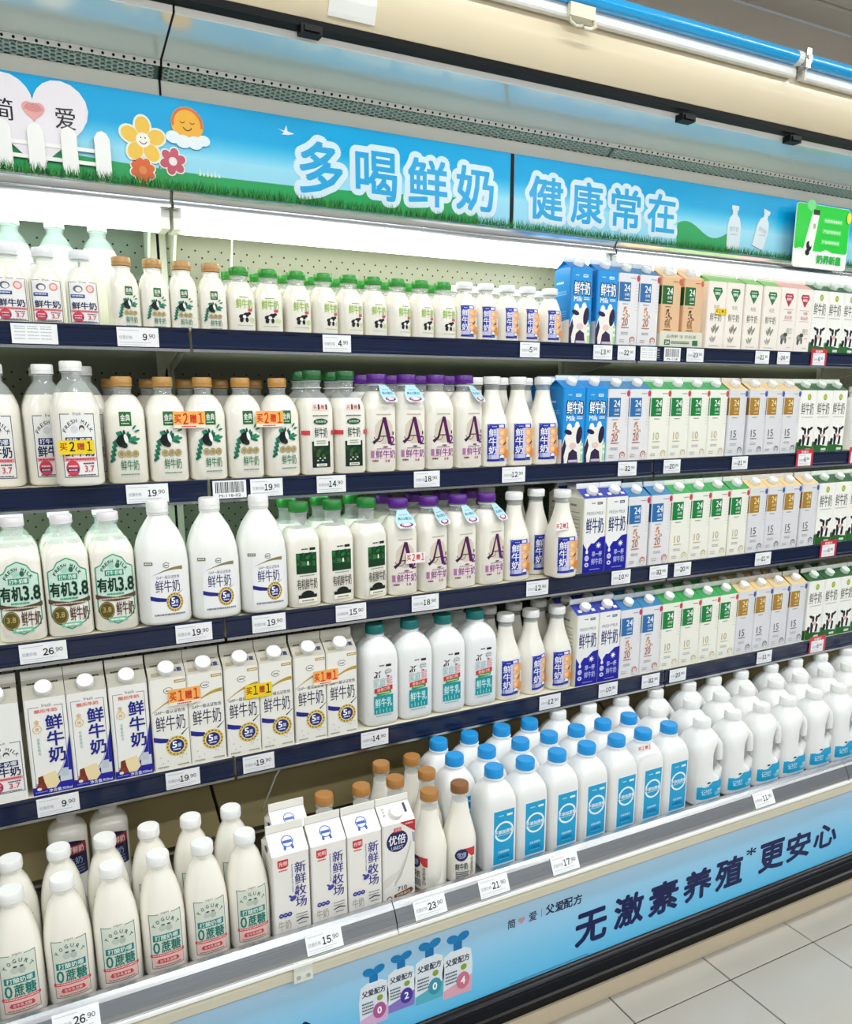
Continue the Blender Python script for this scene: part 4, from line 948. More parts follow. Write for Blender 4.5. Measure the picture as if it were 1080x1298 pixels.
def lab_gapc():
    L = Lab()
    L.rect(12, 178, 33, 184, 'b89a4c'); L.lines(15, 31, [180], 2, 'f6eed2', 3)
    L.ring(0, 164, 8, 9.4, '6a6a72', 20, 330, ky=.7); L.lines(-5, 6, [162.5], 2.4, '7a7a82', 2); L.band([(-33 + 66 * t, 122 + 24 * math.sin(t * 1.7), 123 + 24 * math.sin(t * 1.7) + 7 * t ** 1.2) for t in [i / 10 for i in range(11)]], 'bd9a3e')
    L.text('GAP一级认证牧场', 0, 121, 58, 8, '4c4c60', .004); L.text('鲜牛奶', 0, 97, 56, 32, '34345a', .0)
    L.band([(-34, 62, 72), (-22, 58, 68), (-6, 56, 64)], '25258c'); L.poly([(18, 70), (33, 82), (34, 82), (20, 68)], '3a3a4a')
    seal(L, 9, 47, 21, '232a7c', 'd9ba4e')
    rnd = random.Random(2)
    for i in range(9): L.disk(rnd.choice([-1, 1]) * rnd.uniform(8, 28), rnd.uniform(12, 28) + (i % 3) * 4, 1.5, 'b5b2a8', 1.1, n=6); L.layer -= 1
    L.layer += 1
    L.lines(-30, -8, [5], 2.6, 'a09c92', 3); L.lines(8, 30, [5], 2.6, 'a09c92', 4)
    L.rect(-29, 196, -14, 204, 'a39a7c'); L.text('5重', 22, 207, 15, 9, '2a2f6c', .02); L.lines(-28, -14, [220], 3, '5a584e', 5); L.lines(-8, 28, [220], 2, '8a8880', 6)
    return L
carton_kind('gapC', .190, .232, 'f1efe7', 'c3beb0', lab_gapc(), fin='cfcbbf', capr=.016, capt=.45)
def lab_freshc():
    L = lab_fresh(1.18); L.lines(-26, 26, [219], 3, '3a3a3c', 12); return L
carton_kind('freshC', .188, .232, 'f1f0ec', 'b9b5a8', lab_freshc(), fin='e6e3dc', capr=.0155, capt=.42)
def lab_farm(gab=True):
    L = Lab()
    L.disk(0, 196, 11.5, '2f55b0'); L.disk(0, 196, 9.6, 'e6ecf6'); L.rect(-9, 192.5, 9, 198, '2f55b0'); L.poly([(-9, 188), (-4, 186), (-6, 179), (-10, 181)], '2f55b0'); L.poly([(9, 188), (4, 186), (6, 179), (10, 181)], '2f55b0')
    L.poly([(-25, 163), (-25, 149), (-20, 146), (-10, 146), (-5, 149), (-5, 163)], 'd1343a'); L.text('光明', -15, 155, 16, 9, 'fbe3e0', .01); L.lines(-23, -7, [140.5], 2.4, 'd1343a', 3)
    L.vtext('新鲜牧场', 17, 152, 21, 22, '2b2b8c', .008, .08); L.vtext('FRESHPASTURE', 2, 150, 2.4, 4, '4a4aa0', .0, .2)
    L.disk(2, 80, 7, '4848a4', 4.5, rot=.6); L.disk(-3, 85, 4, '4848a4', 2, rot=-.6); L.disk(8, 90, 3, '4848a4', 4)
    for i in range(3): L.disk(-22 + i * 8, 50, 4.6, '3c3c98'); L.lines(-24 + i * 8, -20 + i * 8, [49.5], 1.4, 'dcdcf0', i)
    L.text('牛奶', -16, 30, 24, 20, 'b9b3a8', .0); L.lines(6, 28, [44, 38], 1.6, '6a6a72', 4); L.band([(6, 30, 32), (18, 33, 36), (30, 31, 33)], '3a3a44'); L.lines(10, 26, [24], 1.8, '6a6a72', 5)
    S = Lab(); S.lines(-26, 24, [150, 142, 134, 126, 118, 104, 96, 88, 80, 66, 58, 50, 42], 2, 'b9b5ac', 9); S.disk(0, 172, 9, '33335c', 6)
    return L, S
l, s = lab_farm()
carton_kind('farmC', .172, .216, 'f1eee8', 'f3f1ec', l, cap=None, fin='efece5', sidelab=s)
def lab_you():
    L = Lab()
    L.poly([(2, 176), (35, 176), (35, 150)], 'b9303a'); L.lines(14, 30, [169], 3, 'f0c8c4', 4); L.poly([(28, 150), (35, 146), (35, 124), (30, 130)], 'aaa6b0')
    L.disk(-4, 138, 23, '23235e'); L.rect(-11, 157, 5, 166, 'd1343a'); L.text('光明', -3, 161.5, 12, 6, 'fbe3e0'); L.text('优倍', -4, 141, 36, 20, 'f4f4f8', .016); L.text('UBEST', -4, 124, 26, 7, 'd6d8ea', .01)
    L.band([(-34, 40, 60), (-20, 46, 66), (0, 66, 74), (14, 96, 98), (26, 132, 133)], 'dfdbd2'); L.band([(-10, 40, 50), (4, 60, 70), (16, 92, 100), (26, 128, 134)], 'c9c4ba')
    L.text('710', 6, 33, 20, 9, '4a3428', .02); L.disk(-22, 16, 6, '8a5426'); L.disk(-22, 16, 3.6, 'f0ece4'); L.poly([(-12, 12), (26, 18), (30, 24), (26, 30), (-12, 22)], '7a4a22'); L.text('优质蛋白', 8, 20.5, 30, 6, 'f0dcc0', .01, rot=.14)
    L.vtext('好牛奶', -24, 212, 6, 6, '6a6a70'); L.rect(20, 194, 25, 214, '2a2a44')
    return L
carton_kind('youC', .176, .216, 'eeebe6', 'f3f1ec', lab_you(), fin='f1eee8', capr=.014, capt=.5)

# ================================================================== placing products
ORD = ['first', 'second', 'third', 'fourth', 'fifth', 'sixth', 'seventh', 'eighth', 'ninth', 'tenth', 'eleventh', 'twelfth', 'thirteenth', 'fourteenth']
WHERE = {1: 'top shelf', 2: 'second shelf', 3: 'third shelf', 4: 'fourth shelf', 5: 'bottom deck'}
SHZ = {**{k: v for k, v in SH.items()}, 5: (-.262, .4185)}
def put(kind, x, y, z, rz, label, cat, group):
    K = KIND[kind]; t = empty(K['name'], (x, y, z), rz); first = {}
    for nm, me, loc, rot in K['parts']:
        par = first.get('label_host', t)
        o = obj(nm, me, t, loc)
        if rot is not None:
            if isinstance(rot, tuple): o.rotation_euler = (rot[1], 0, 0)
            else: o.rotation_euler = (0, 0, rot)
    return tag(t, label, cat, group)
CAT = {'milk_bottle': 'milk bottle', 'milk_carton': 'milk carton', 'milk_jug': 'milk jug', 'yogurt_bottle': 'yogurt bottle'}
PLACED = []
def more(kind, shelf, desc, n, step, back=0, yoff=0.0, rowname=None, x0=None):
    """the shelf row goes on past the picture's edge"""
    K = KIND[kind]; last = max(x + p[3]['w'] / 2 for p in PLACED for x in p[2] if p[1] == shelf and abs(p[8] - yoff) < .02)
    PLACED.append([kind, shelf, [last + .003 + K['w'] / 2 + i * step for i in range(n)], K, desc, None, back, None, yoff, rowname, None, SHZ[shelf][1] + .0006, .009])
def row(kind, shelf, desc, pxs, rots=None, back=0, dys=None, yoff=0.0, rowname=None, zfrac=.45, kinds=None, jit=.002, z=None, ydir=None, backgap=.009):
    """products of one kind along a shelf; pxs are image columns of their middles at zfrac of the height"""
    K = KIND[kind]; yf, zs = SHZ[shelf]; zs = zs + .0006 if z is None else z
    n = len(pxs); xs = []
    for i, px in enumerate(pxs):
        dy = dys[i] if dys else 0
        yc = yf + .010 + K['d'] / 2 + yoff + dy
        xs.append(x_at(px, yf + .010 + yoff + dy if K['box'] else yc, zs + zfrac * K['h']))
    PLACED.append([kind, shelf, xs, K, desc, rots, back, dys, yoff, rowname, kinds, zs, backgap])
def settle():
    """keep neighbours on the same shelf row from touching, then build everything"""
    rows = {}
    for p in PLACED:
        for i in range(len(p[2])):
            rows.setdefault((p[1], round(p[8], 3)), []).append([p, i])
    for key, it in rows.items():
        it = [q for q in it if not (q[0][7] and abs(q[0][7][q[1]]) > .02)]
        it.sort(key=lambda q: q[0][2][q[1]])
        for _ in range(60):
            mv = 0
            for (pa, ia), (pb, ib) in zip(it, it[1:]):
                need = .0012
                for p_, i_ in ((pa, ia), (pb, ib)):
                    th = abs(R(p_[5][i_])) if p_[5] else 0.0; q = p_[3]['p'] / (p_[3]['p'] - 1)
                    need += ((p_[3]['w'] / 2 * abs(math.cos(th))) ** q + (p_[3]['d'] / 2 * abs(math.sin(th))) ** q) ** (1 / q)
                gap = pb[2][ib] - pa[2][ia]
                if gap < need: 
                    e = (need - gap) / 2; pa[2][ia] -= e; pb[2][ib] += e; mv = max(mv, e)
            if mv < 1e-5: break
    rnd = random.Random(11)
    for kind, shelf, xs, K, desc, rots, back, dys, yoff, rowname, kinds, zs, bg in PLACED:
        yf = SHZ[shelf][0]; n = len(xs)
        for r in range(back + 1):
            rn = rowname or ('front row' if r == 0 else ('second row' if r == 1 else ('third row' if r == 2 else 'fourth row')))
            for i, x in enumerate(xs):
                kk = (kinds[i] if kinds else kind) if r == 0 else kind
                yc = yf + .010 + K['d'] / 2 + yoff + (dys[i] if dys and r == 0 else 0) + r * (K['d'] + bg)
                rz = (rots[i] if rots and r == 0 else 0); zz = zs + (.0036 if dys and dys[i] < -.008 else 0)
                if n == 1: where = 'alone in the %s' % rn
                elif i == 0: where = 'leftmost in the %s' % rn
                elif i == n - 1 and n > 2: where = 'rightmost in the %s' % rn
                else: where = '%s from left in the %s' % (ORD[i], rn)
                put(kk, x, yc, zz, R(rz), '%s, %s, %s' % (desc, where, WHERE[shelf]), CAT[K['name']], '%ss on the %s' % (' '.join(desc.split()[:2]) + ' ' + CAT[K['name']], WHERE[shelf]))

# --- top shelf
row('freshS', 1, 'small white-capped bottle with red seal', [13, 58, 104])
row('freshL', 1, 'tall white-capped bottle behind', [30, 74, 119], rots=[82, 84, 86], yoff=.15, rowname='rear row')
row('goldS', 1, 'small gold-capped bottle with leaf print', [157, 195, 232, 269], rots=[15, 5, -6, -4], back=0)
row('greenS', 1, 'small green-capped bottle with lime print', [304, 340.5, 376, 410, 443, 473, 502.5, 533, 561], rots=[5, -9, 4, 18, 12, 6, 18, 13, 7], back=1)
row('miniS', 1, 'small white-capped bottle with orange label', [588, 615, 642, 668, 696], rots=[4, 4, 12, 12, 8], back=1)
row('blueC', 1, 'blue cow carton', [736.5, 770])
row('blue24', 1, 'white carton with blue 24 square', [796, 822])
row('tan24', 1, 'tan carton in a cardboard tray', [850, 878])
row('diaG', 1, 'white carton with green diamond', [908.6, 930, 954, 978.6])
row('diaR', 1, 'white carton with red diamond', [1000, 1021])
row('cowC', 1, 'white cow carton with green base', [1036, 1055, 1076])
# --- second shelf
row('freshL', 2, 'tall white-capped fresh milk bottle', [6, 52], rots=[-6, 4], yoff=.03, back=1, backgap=.075)
row('freshL', 2, 'fresh milk bottle jutting over the rail', [97], dys=[-.045])
row('freshL', 2, 'tall milk bottle half hidden behind', [110], yoff=.095, rowname='row behind')
row('goldL', 2, 'tall gold-capped bottle with leaf print', [167, 216.5, 266, 313, 357], rots=[-4, 2, 7, 5, 10], back=1, backgap=.105)
row('field', 2, 'green-capped bottle with meadow label', [400, 438.4], rots=[6, 6], back=1)
row('a2', 2, 'purple-capped bottle', [476, 516, 554, 591], rots=[2, 2, 4, 12], kinds=['a2tagR', 'a2tag', 'a2', 'a2tagR'], back=1)
row('miniL', 2, 'white-capped bottle with orange label', [625, 658, 689], rots=[6, 8, 6], back=1)
row('blueC', 2, 'blue cow carton', [725.5, 754], back=1)
row('blue24', 2, 'white carton with blue 24 square', [780, 806], back=1)
row('green24', 2, 'white carton with green 24 square', [833, 857, 880, 904], back=1)
row('gold24', 2, 'grey carton with gold 24 square', [934, 960, 982, 1002], back=1)
row('cowC', 2, 'white cow carton with green base', [1022, 1043, 1061], back=1)
row('hill', 2, 'slim white bottle with green hill', [1080])
# --- third shelf
row('org38', 3, 'white-capped bottle with mint label', [27, 86, 145], back=1)
row('gapjug', 3, 'large white jug with gold swoosh', [207.5, 272, 331], dys=[-.0185] * 3, back=0)
row('organic', 3, 'green-capped bottle with forest label', [383, 426, 463.5], rots=[4, 8, 14], back=1)
row('a2', 3, 'purple-capped bottle with neck tag', [501, 539, 576.5, 614], rots=[0, 11, 4, 13], kinds=['a2tag', 'a2tagR', 'a2tagR', 'a2tagR'], back=1)
row('miniL', 3, 'white-capped bottle with orange label', [650, 678], rots=[8, 14], dys=[0, .036], back=1, backgap=.055)
row('miniL', 3, 'white-capped bottle pushed over the rail', [711], rots=[4], dys=[-.040])
row('fmC', 3, 'white carton with navy wave', [754, 781], back=1)
row('blue24', 3, 'white carton with blue 24 square', [809, 838], back=1)
row('green24', 3, 'white carton with green 24 square', [863, 887, 911, 936], back=1)
row('gold24', 3, 'grey carton with gold 24 square', [960, 981, 1002, 1025], back=1)
row('cowC', 3, 'white cow carton with green base', [1047, 1066, 1084], back=1)
# --- fourth shelf
row('freshC', 4, 'white fresh milk carton cut by the frame', [1])
row('chocC', 4, 'white and blue carton with butter print', [62, 114, 166])
row('gapC', 4, 'grey-topped carton with round gold seal', [216, 262, 308, 351, 394, 434])
row('tealjug', 4, 'white jug with teal cap', [476, 521, 564, 602], back=1)
row('miniL', 4, 'white-capped bottle with orange label', [640, 673, 706], rots=[8, 26, 6], dys=[0, .004, 0], back=1)
row('fmC', 4, 'white carton with navy wave', [742.5, 771], back=1)
row('blue24', 4, 'white carton with blue 24 square', [798, 824], back=1)
row('green24', 4, 'white carton with green 24 square', [850, 874, 898, 922], back=1)
row('gold24', 4, 'grey carton with gold 24 square', [945, 966, 988, 1010], back=1)
row('cowC', 4, 'white cow carton with green base', [1033, 1053, 1072], back=1)
# --- bottom deck
row('yog', 5, 'white-capped yogurt bottle', [26, 90, 146, 204, 259, 312], back=1, backgap=.026)
row('nat', 5, 'bottle with red and navy label', [88, 140], yoff=.30, rowname='rear row', zfrac=.5)
row('farmC', 5, 'white carton with purple characters', [370, 418, 463])
row('farmC', 5, 'white carton set behind another', [372], yoff=.078, rowname='second row')
row('youC', 5, 'white carton with round navy emblem', [506])
row('taper', 5, 'gold-capped tapering bottle', [544, 582], rots=[-70, -6], kinds=['taper', 'taper2'])
row('taper', 5, 'gold-capped tapering bottle', [411, 458, 501, 541], rots=[30, 60, -40, 80], yoff=.082, rowname='second row', zfrac=.85)
row('taper', 5, 'gold-capped tapering bottle', [483, 522], rots=[50, -60], yoff=.158, rowname='third row', zfrac=.9)
row('bluejug', 5, 'white jug with blue cap and label', [625, 664, 704, 741, 779, 811, 844], back=0)
row('bluejug', 5, 'white jug with blue cap', [576, 617, 660, 696, 731, 763, 797], yoff=.087, rowname='second row', zfrac=.93)
row('bluejug', 5, 'white jug with blue cap', [556, 595, 636, 671], yoff=.172, rowname='third row', zfrac=.93)
row('hjug', 5, 'white handled jug with blue label', [886, 925, 961, 994, 1027, 1058, 1087])
row('hjug', 5, 'white handled jug', [833, 876, 914, 947, 983, 1014, 1046, 1075], yoff=.104, rowname='second row', zfrac=.93)
row('hjug', 5, 'white handled jug', [708, 745, 787, 831, 873, 904, 939, 977, 1008, 1040, 1072], yoff=.206, rowname='third row', zfrac=.93)
for sh_ in (1, 2, 3, 4): more('cowC', sh_, 'cow carton past the picture edge', 6, .0725)
more('hjug', 5, 'handled jug past the picture edge', 5, .1035)
more('hjug', 5, 'handled jug past the picture edge', 5, .1035, yoff=.104, rowname='second row')
settle()

# ================================================================== cardboard tray under the tan cartons
tx = [p[2] for p in PLACED if p[0] == 'tan24'][0]
a, b = tx[0] - .0372, tx[-1] + .0372; ty0, ty1 = SH[1][0] + .0055, SH[1][0] + .085; tz_ = SH[1][1] + .0034
tr = tag(empty('cardboard_tray', (0, 0, 0)), 'pale printed cardboard tray holding the two tan cartons', 'tray')
M_CARD = mat('pale_cardboard', (222, 222, 204), 0.7)
obj('tray_front', MB().box(a, b, ty0, ty0 + .0015, tz_, tz_ + .040).mesh('tray_front', M_CARD), tr)
for x in (a, b - .001): obj('tray_side', MB().box(x, x + .001, ty0 + .0015, ty1, tz_, tz_ + .034).mesh('tray_side', M_CARD), tr)
L = Lab(); mm = lambda v: v * 1000
cx = (a + b) / 2
L.text('品质鲜 活 好奶源', 0, 27, 110, 9, '6f8a74', .0); L.rect(-62, 4, -42, 18, '2f6a44'); L.text('24', -52, 11, 13, 8, WH, .02); L.lines(-38, 30, [8, 12], 2.4, '4a6a52', 3); L.rect(42, 4, 62, 18, '2f6a44')
o = obj('tray_print', L.mesh('tray_print', flat(0), M_PAPER), tr, (cx, ty0, tz_))

# ================================================================== price tags in the rails
TAGN = {}
def price_tag(shelf, px, price, kind='plain', note='', wd=.074):
    n = 0
    if shelf == 5:
        y, zc, tilt = -.2945, .4245, R(-26.6)
        y, zc = -.2955, .424
    else:
        yf, z = SH[shelf]; y, zc, tilt = yf - .0042, z - .0185, 0
    x = x_at(px, y, zc); h = .036; w2 = wd * 500; h2 = h * 500
    L = Lab(); L.rect(-w2, -h2, w2, h2, 'f2f3f5')
    if kind == 'grid':
        for i in range(3): L.lines(-w2 + 5 + i * 22, -w2 + 24 + i * 22, [-10, -4, 2, 8, 12], 1.6, 'b8bac0', px + i)
    elif kind == 'barcode':
        rnd = random.Random(int(px)); q = -w2 + 5
        while q < w2 - 6:
            t = rnd.choice([.7, 1.2, 1.9]); L.rect(q, -7, q + t, h2 - 3, '26262a'); L.layer -= 1; q += t + rnd.choice([.8, 1.3])
        L.layer += 1; L.text(price, 0, -12.5, w2 * 1.3, 6, '2a2a2e', .01)
    else:
        big, small = price.split('.')
        x1 = w2 - 8
        def digits(t, xe, cy, wd_, h_, bold):
            for ch in t[::-1]:
                L.text(ch.translate(FULL), xe - wd_ / 2, cy, wd_ * (.62 if ch == '1' else .86), h_, '1f2226', bold); xe -= wd_
        digits(small, x1 + 1.5, 2.5, 6.2, 7.5, .02); digits(big, x1 - 13.5, .5, 9.2, 12.5, .032)
        L.disk(x1 - 12.2, -4, .9, '26282c', n=8)
        L.text('优惠价格', -w2 + 16, -1, 24, 7, 'a9abb2', .0); L.lines(-w2 + 4, 2, [12], 1.2, 'c2c4ca', px); L.lines(-w2 + 4, 24, [-11], 1.2, 'c6c8ce', px + 2); L.lines(-w2 + 4, 14, [-15], 1.0, 'd2d4da', px + 4)
    t = empty('price_tag', (x, y, zc)); t.rotation_euler = (tilt, 0, 0)
    if kind == 'red':
        f = MB().box(-wd / 2 - .007, wd / 2 + .010, .0, .0012, -h / 2 - .002, h / 2 + .013)
        obj('red_holder', f.mesh('red_holder', mat('red_holder_plastic', (204, 44, 66), .3, coat=.3)), t)
        LL = Lab(); LL.text('惊爆价', 0, 23, 34, 8, 'f9dede', .02); obj('holder_print', LL.mesh('holder_print', flat(0), M_PAPER), t)
        t.location.y -= .0014
    obj('card', MB().box(-wd / 2, wd / 2, -.0008, -.0001, -h / 2, h / 2).mesh('card', M_WHITE), t)
    obj('tag_print', L.mesh('tag_print', flat(-.0008), M_PAPER, base=.0001, eps=.00003), t)
    if kind == 'grid': lb = 'white tag with a small printed table'
    elif kind == 'barcode': lb = 'white barcode tag'
    elif kind == 'red': lb = 'red-framed price tag reading %s' % price
    else: lb = 'white price tag reading %s' % price
    tag(t, '%s %s, %s rail' % (lb, note, WHERE[shelf]), 'price tag', 'price tags')
for sh_, px, pr_, kd, nt_, wd_ in (
        (1, 44, '', 'grid', 'under the red-seal bottles', .078), (1, 175, '9.90', 'plain', 'under the small gold caps', .078), (1, 427, '4.90', 'plain', 'under the green caps', .066), (1, 671.5, '5.90', 'plain', 'under the orange-label bottles', .058), (1, 764, '13.90', 'plain', 'under the blue cow cartons', .062), (1, 794, '32.90', 'plain', 'under the blue 24 cartons', .060),
        (1, 822, '', 'grid', 'beside the blue cartons', .058), (1, 852, 'M-118', 'barcode', 'under the tan cartons', .060), (1, 881, '23.90', 'plain', 'beside the barcode tag', .064), (1, 966, '21.90', 'plain', 'under the green diamonds', .058), (1, 993, '24.90', 'plain', 'under the red diamonds', .054), (1, 1037, '6.90', 'red', 'under the cow cartons', .054),
        (2, 187, '19.90', 'plain', 'under the first gold caps', .078), (2, 291, 'M-118-02', 'barcode', 'at the rail joint', .068), (2, 338, '19.90', 'plain', 'beside the barcode tag', .068), (2, 420, '14.90', 'plain', 'under the meadow labels', .066), (2, 541, '18.90', 'plain', 'under the purple caps', .066), (2, 651, '12.90', 'plain', 'under the orange labels', .066),
        (2, 795, '32.90', 'plain', 'under the blue 24 cartons', .062), (2, 851.6, '20.90', 'plain', 'under the green 24 cartons', .060), (2, 937.6, '21.90', 'plain', 'under the gold 24 cartons', .062), (2, 1019, '6.90', 'red', 'under the cow cartons', .056), (2, 1085, '5.90', 'red', 'cut by the frame', .056),
        (3, 55, '26.90', 'plain', 'under the mint labels', .078), (3, 246, '19.90', 'plain', 'under the first jugs', .070), (3, 341, '19.90', 'plain', 'under the last jug', .070), (3, 445, '15.90', 'plain', 'under the forest labels', .070), (3, 539, '18.90', 'plain', 'under the purple caps', .068), (3, 681, '12.90', 'plain', 'under the orange labels', .064),
        (3, 787, '10.90', 'plain', 'under the navy waves', .062), (3, 834.7, '32.90', 'plain', 'under the blue 24 cartons', .062), (3, 865, '20.90', 'plain', 'under the green 24 cartons', .060), (3, 967, '21.90', 'plain', 'under the gold 24 cartons', .064), (3, 1049, '6.90', 'red', 'under the cow cartons', .056),
        (4, 74, '9.90', 'plain', 'under the butter cartons', .072), (4, 232, '19.90', 'plain', 'under the first sealed cartons', .066), (4, 328, '19.90', 'plain', 'past the rail joint', .066), (4, 475, '14.90', 'plain', 'under the teal caps', .066), (4, 697, '12.90', 'plain', 'under the orange labels', .064), (4, 770.7, '10.90', 'plain', 'under the navy waves', .062),
        (4, 824.6, '32.90', 'plain', 'under the blue 24 cartons', .062), (4, 859, '20.90', 'plain', 'under the green 24 cartons', .060), (4, 968.6, '21.90', 'plain', 'under the gold 24 cartons', .062), (4, 1035, '6.90', 'red', 'under the cow cartons', .056),
        (5, 97, '26.90', 'plain', 'before the yogurt', .070), (5, 411, '15.90', 'plain', 'before the purple-lettered cartons', .070), (5, 545, '23.90', 'plain', 'before the gold caps', .070), (5, 626, '21.90', 'plain', 'before the first blue cap', .070), (5, 716, '17.90', 'plain', 'before the blue caps', .070), (5, 968, '11.90', 'plain', 'before the handled jugs', .070)):
    price_tag(sh_, px, pr_, kd, nt_, wd_)

# ================================================================== promotion stickers taped over the products
def sticker(px, py, Y, wmm, hmm, style, label, txt='买2赠1', rot=0.0):
    p = on_y(px, py, Y); t = empty('promo_sticker', (p.x, Y, p.z)); t.rotation_euler = (0, rot, 0)
    obj('card', MB().box(-wmm / 2000, wmm / 2000, -.0004, 0, -hmm / 2000, hmm / 2000).mesh('card', M_WHITE), t)
    L = Lab(); a, b = wmm / 2, hmm / 2
    bg, c1, c2 = {'orange': ('f6b25c', 'd23a22', 'fbe08a'), 'yellow': ('f2d21e', '2a1a12', 'e85a28'), 'white': ('f6ecea', 'c84a48', '2a2024')}[style]
    L.rect(-a, -b, a, b, bg)
    if style == 'orange': L.rect(-a, -b, a, -b + hmm * .2, 'f3e7da'); L.lines(-a * .5, a * .4, [-b + hmm * .05], hmm * .08, 'd23a22', 3)
    n = len(txt)
    for i, ch in enumerate(txt):
        L.text(ch.translate(FULL), -a * .72 + i * (a * 1.44) / (n - 1), hmm * .06, hmm * .3 if ch == '1' else wmm / n * (.55 if ch.isdigit() else .78), hmm * (.66 if ch.isdigit() else .5), c1 if ch.isdigit() or style != 'yellow' else 'b0402a', .012 if ch == '1' else .025)
    obj('sticker_print', L.mesh('sticker_print', flat(-.0004), M_PAPER, base=.0001, eps=.00003), t)
    tag(t, label, 'sticker', 'promotion stickers')
sticker(240, 532, .0955, 62, 32, 'orange', 'orange buy-two sticker across the second and third gold-capped bottles')
sticker(342, 531, .0955, 58, 32, 'orange', 'orange buy-two sticker across the fourth and fifth gold-capped bottles')
sticker(97, 567, .0530, 60, 25, 'yellow', 'yellow buy-two sticker on the bottle jutting over the rail')
sticker(234, 882, .0075, 62, 34, 'orange', 'orange buy-one sticker on the first pair of sealed cartons', '买1赠1')
sticker(328, 875, .0075, 56, 30, 'yellow', 'yellow buy-one sticker on the middle pair of sealed cartons', '买1赠1')
sticker(413, 858, .0075, 56, 32, 'orange', 'orange buy-one sticker on the last pair of sealed cartons', '买1赠1')
sticker(527, 707, .0255, 48, 24, 'white', 'white buy-two sticker between the first two neck-tagged bottles')
sticker(713, 667, -.0085, 40, 20, 'white', 'white buy-two sticker on the bottle pushed over the rail')
sticker(914, 395, .1880, 44, 16, 'yellow', 'small yellow sticker on the first green-diamond cartons', '买1赠1')
sticker(817, 948, -.2545, 40, 15, 'white', 'white buy-one sticker on the shoulders of the blue-labelled jugs', '买1赠1')

# ================================================================== banner boards above the top bay
BY = y0 + .022
def bxz(px, py): 
    p = on_y(px, py, BY); return p.x, p.z
zb0, zb1 = z0 + .0005, zk(.330, BY)
def board(x0, x1, label):
    t = empty('banner_board', (0, BY, 0))
    obj('board', MB().box(x0, x1, 0, .004, zb0, zb1).mesh('board', mat('banner_backing', (225, 238, 244), .3)), t)
    return tag(t, label, 'banner')
XG = x_at(649, BY, zk(.28, BY))
bl = board(JX[0] + .02, XG - .006, 'blue meadow banner board with heart, fence and flowers')
br = board(XG + .006, JX[-1] - .02, 'blue banner board with two pale bottle shapes')
dark = tag(empty('banner_divider', (0, BY, 0)), 'dark strip between the two blue banner boards', 'strip')
obj('strip', MB().box(XG - .0055, XG + .0055, .001, .005, zb0, zb1).mesh('strip', M_BLACK), dark)
def sky(t, x0, x1, hills):
    L = Lab(); n = 36
    for i in range(n):
        f = i / n; c = tuple(int(a + (b - a) * min(1, f * 2.2)) for a, b in zip((150, 216, 238), (6, 164, 222)))
        za = zb0 + (zb1 - zb0) * (.38 + .62 * f); zb = zb0 + (zb1 - zb0) * (.38 + .62 * (f + 1 / n)); L.layer = 0
        L.rect(x0 * 1000, za * 1000, x1 * 1000, zb * 1000, c, cell=900)
    L.layer = 0; L.rect(x0 * 1000, zb0 * 1000, x1 * 1000, (zb0 + (zb1 - zb0) * .38) * 1000, (150, 214, 236), cell=900)
    L.layer = 1
    for hx0, hx1, hh in hills:
        hx0 = max(hx0, x0); hx1 = min(hx1, x1); L.band([((hx0 + (hx1 - hx0) * i / 12) * 1000, zb0 * 1000, (zb0 + hh * (.75 + .25 * math.sin(i * .5 + .6))) * 1000) for i in range(13)], ('28a05a'))
    o = obj('meadow_print', L.mesh('meadow_print', flat(0), M_BANNER, base=.0002, eps=.0001), t)
xl = JX[0] + .02; xr = JX[-1] - .02
sky(bl, xl, XG - .006, [(xl, XG - .1, .074)])
sky(br, XG + .006, xr, [(x_at(858, BY, z0 + .05), x_at(925, BY, z0 + .05), .075)])
def letter(ch, px, py, wpx, hpx, t):
    (xa_, za_), (xb_, zb_) = bxz(px - wpx / 2, py + hpx / 2 + (wpx / 2) * -.15), bxz(px + wpx / 2, py - hpx / 2 + (wpx / 2) * .15)
    cx, cz = bxz(px, py); wd, ht = (xb_ - xa_) * 1000 * .86, abs(zb_ - za_) * 1000 * .86
    L = Lab(); L.text(ch, cx * 1000, cz * 1000, wd, ht, 'd3e8f3', .15, res=3)
    L.layer = 10; L.text(ch, cx * 1000, cz * 1000, wd, ht, '2aa4dc', .022, res=3)
    obj('lettering', L.mesh('lettering', flat(0), M_BANNER, base=.0006, eps=.0001), t)
for ch, px, py, wp, hp_ in (('多', 407, 214, 60, 76), ('喝', 477, 223, 58, 70), ('鲜', 542, 232, 56, 68), ('奶', 602, 240, 54, 64)): letter(ch, px, py, wp, hp_, bl)
for ch, px, py, wp, hp_ in (('健', 692, 252, 50, 62), ('康', 744, 258, 47, 60), ('常', 793, 265, 44, 58), ('在', 838, 271, 42, 56)): letter(ch, px, py, wp, hp_, br)
def cut(name, lab, px, py, t, thick=.003, back=None, dy=0.0):
    """a flat cut-out fixed to the board, with its own thickness"""
    x, z = bxz(px, py)
    m = lab.merge(MB(), flat(0), base=thick, eps=.0002)
    if back: 
        n = len(back); m.add([(u * .001, -thick, v * .001) for u, v in back] + [(u * .001, 0, v * .001) for u, v in back], [(i, (i + 1) % n, (i + 1) % n + n, i + n) for i in range(n)], 'eef0f0')
    return obj(name, m.mesh(name, M_BANNER), t, (x, -.0006 - dy, z))
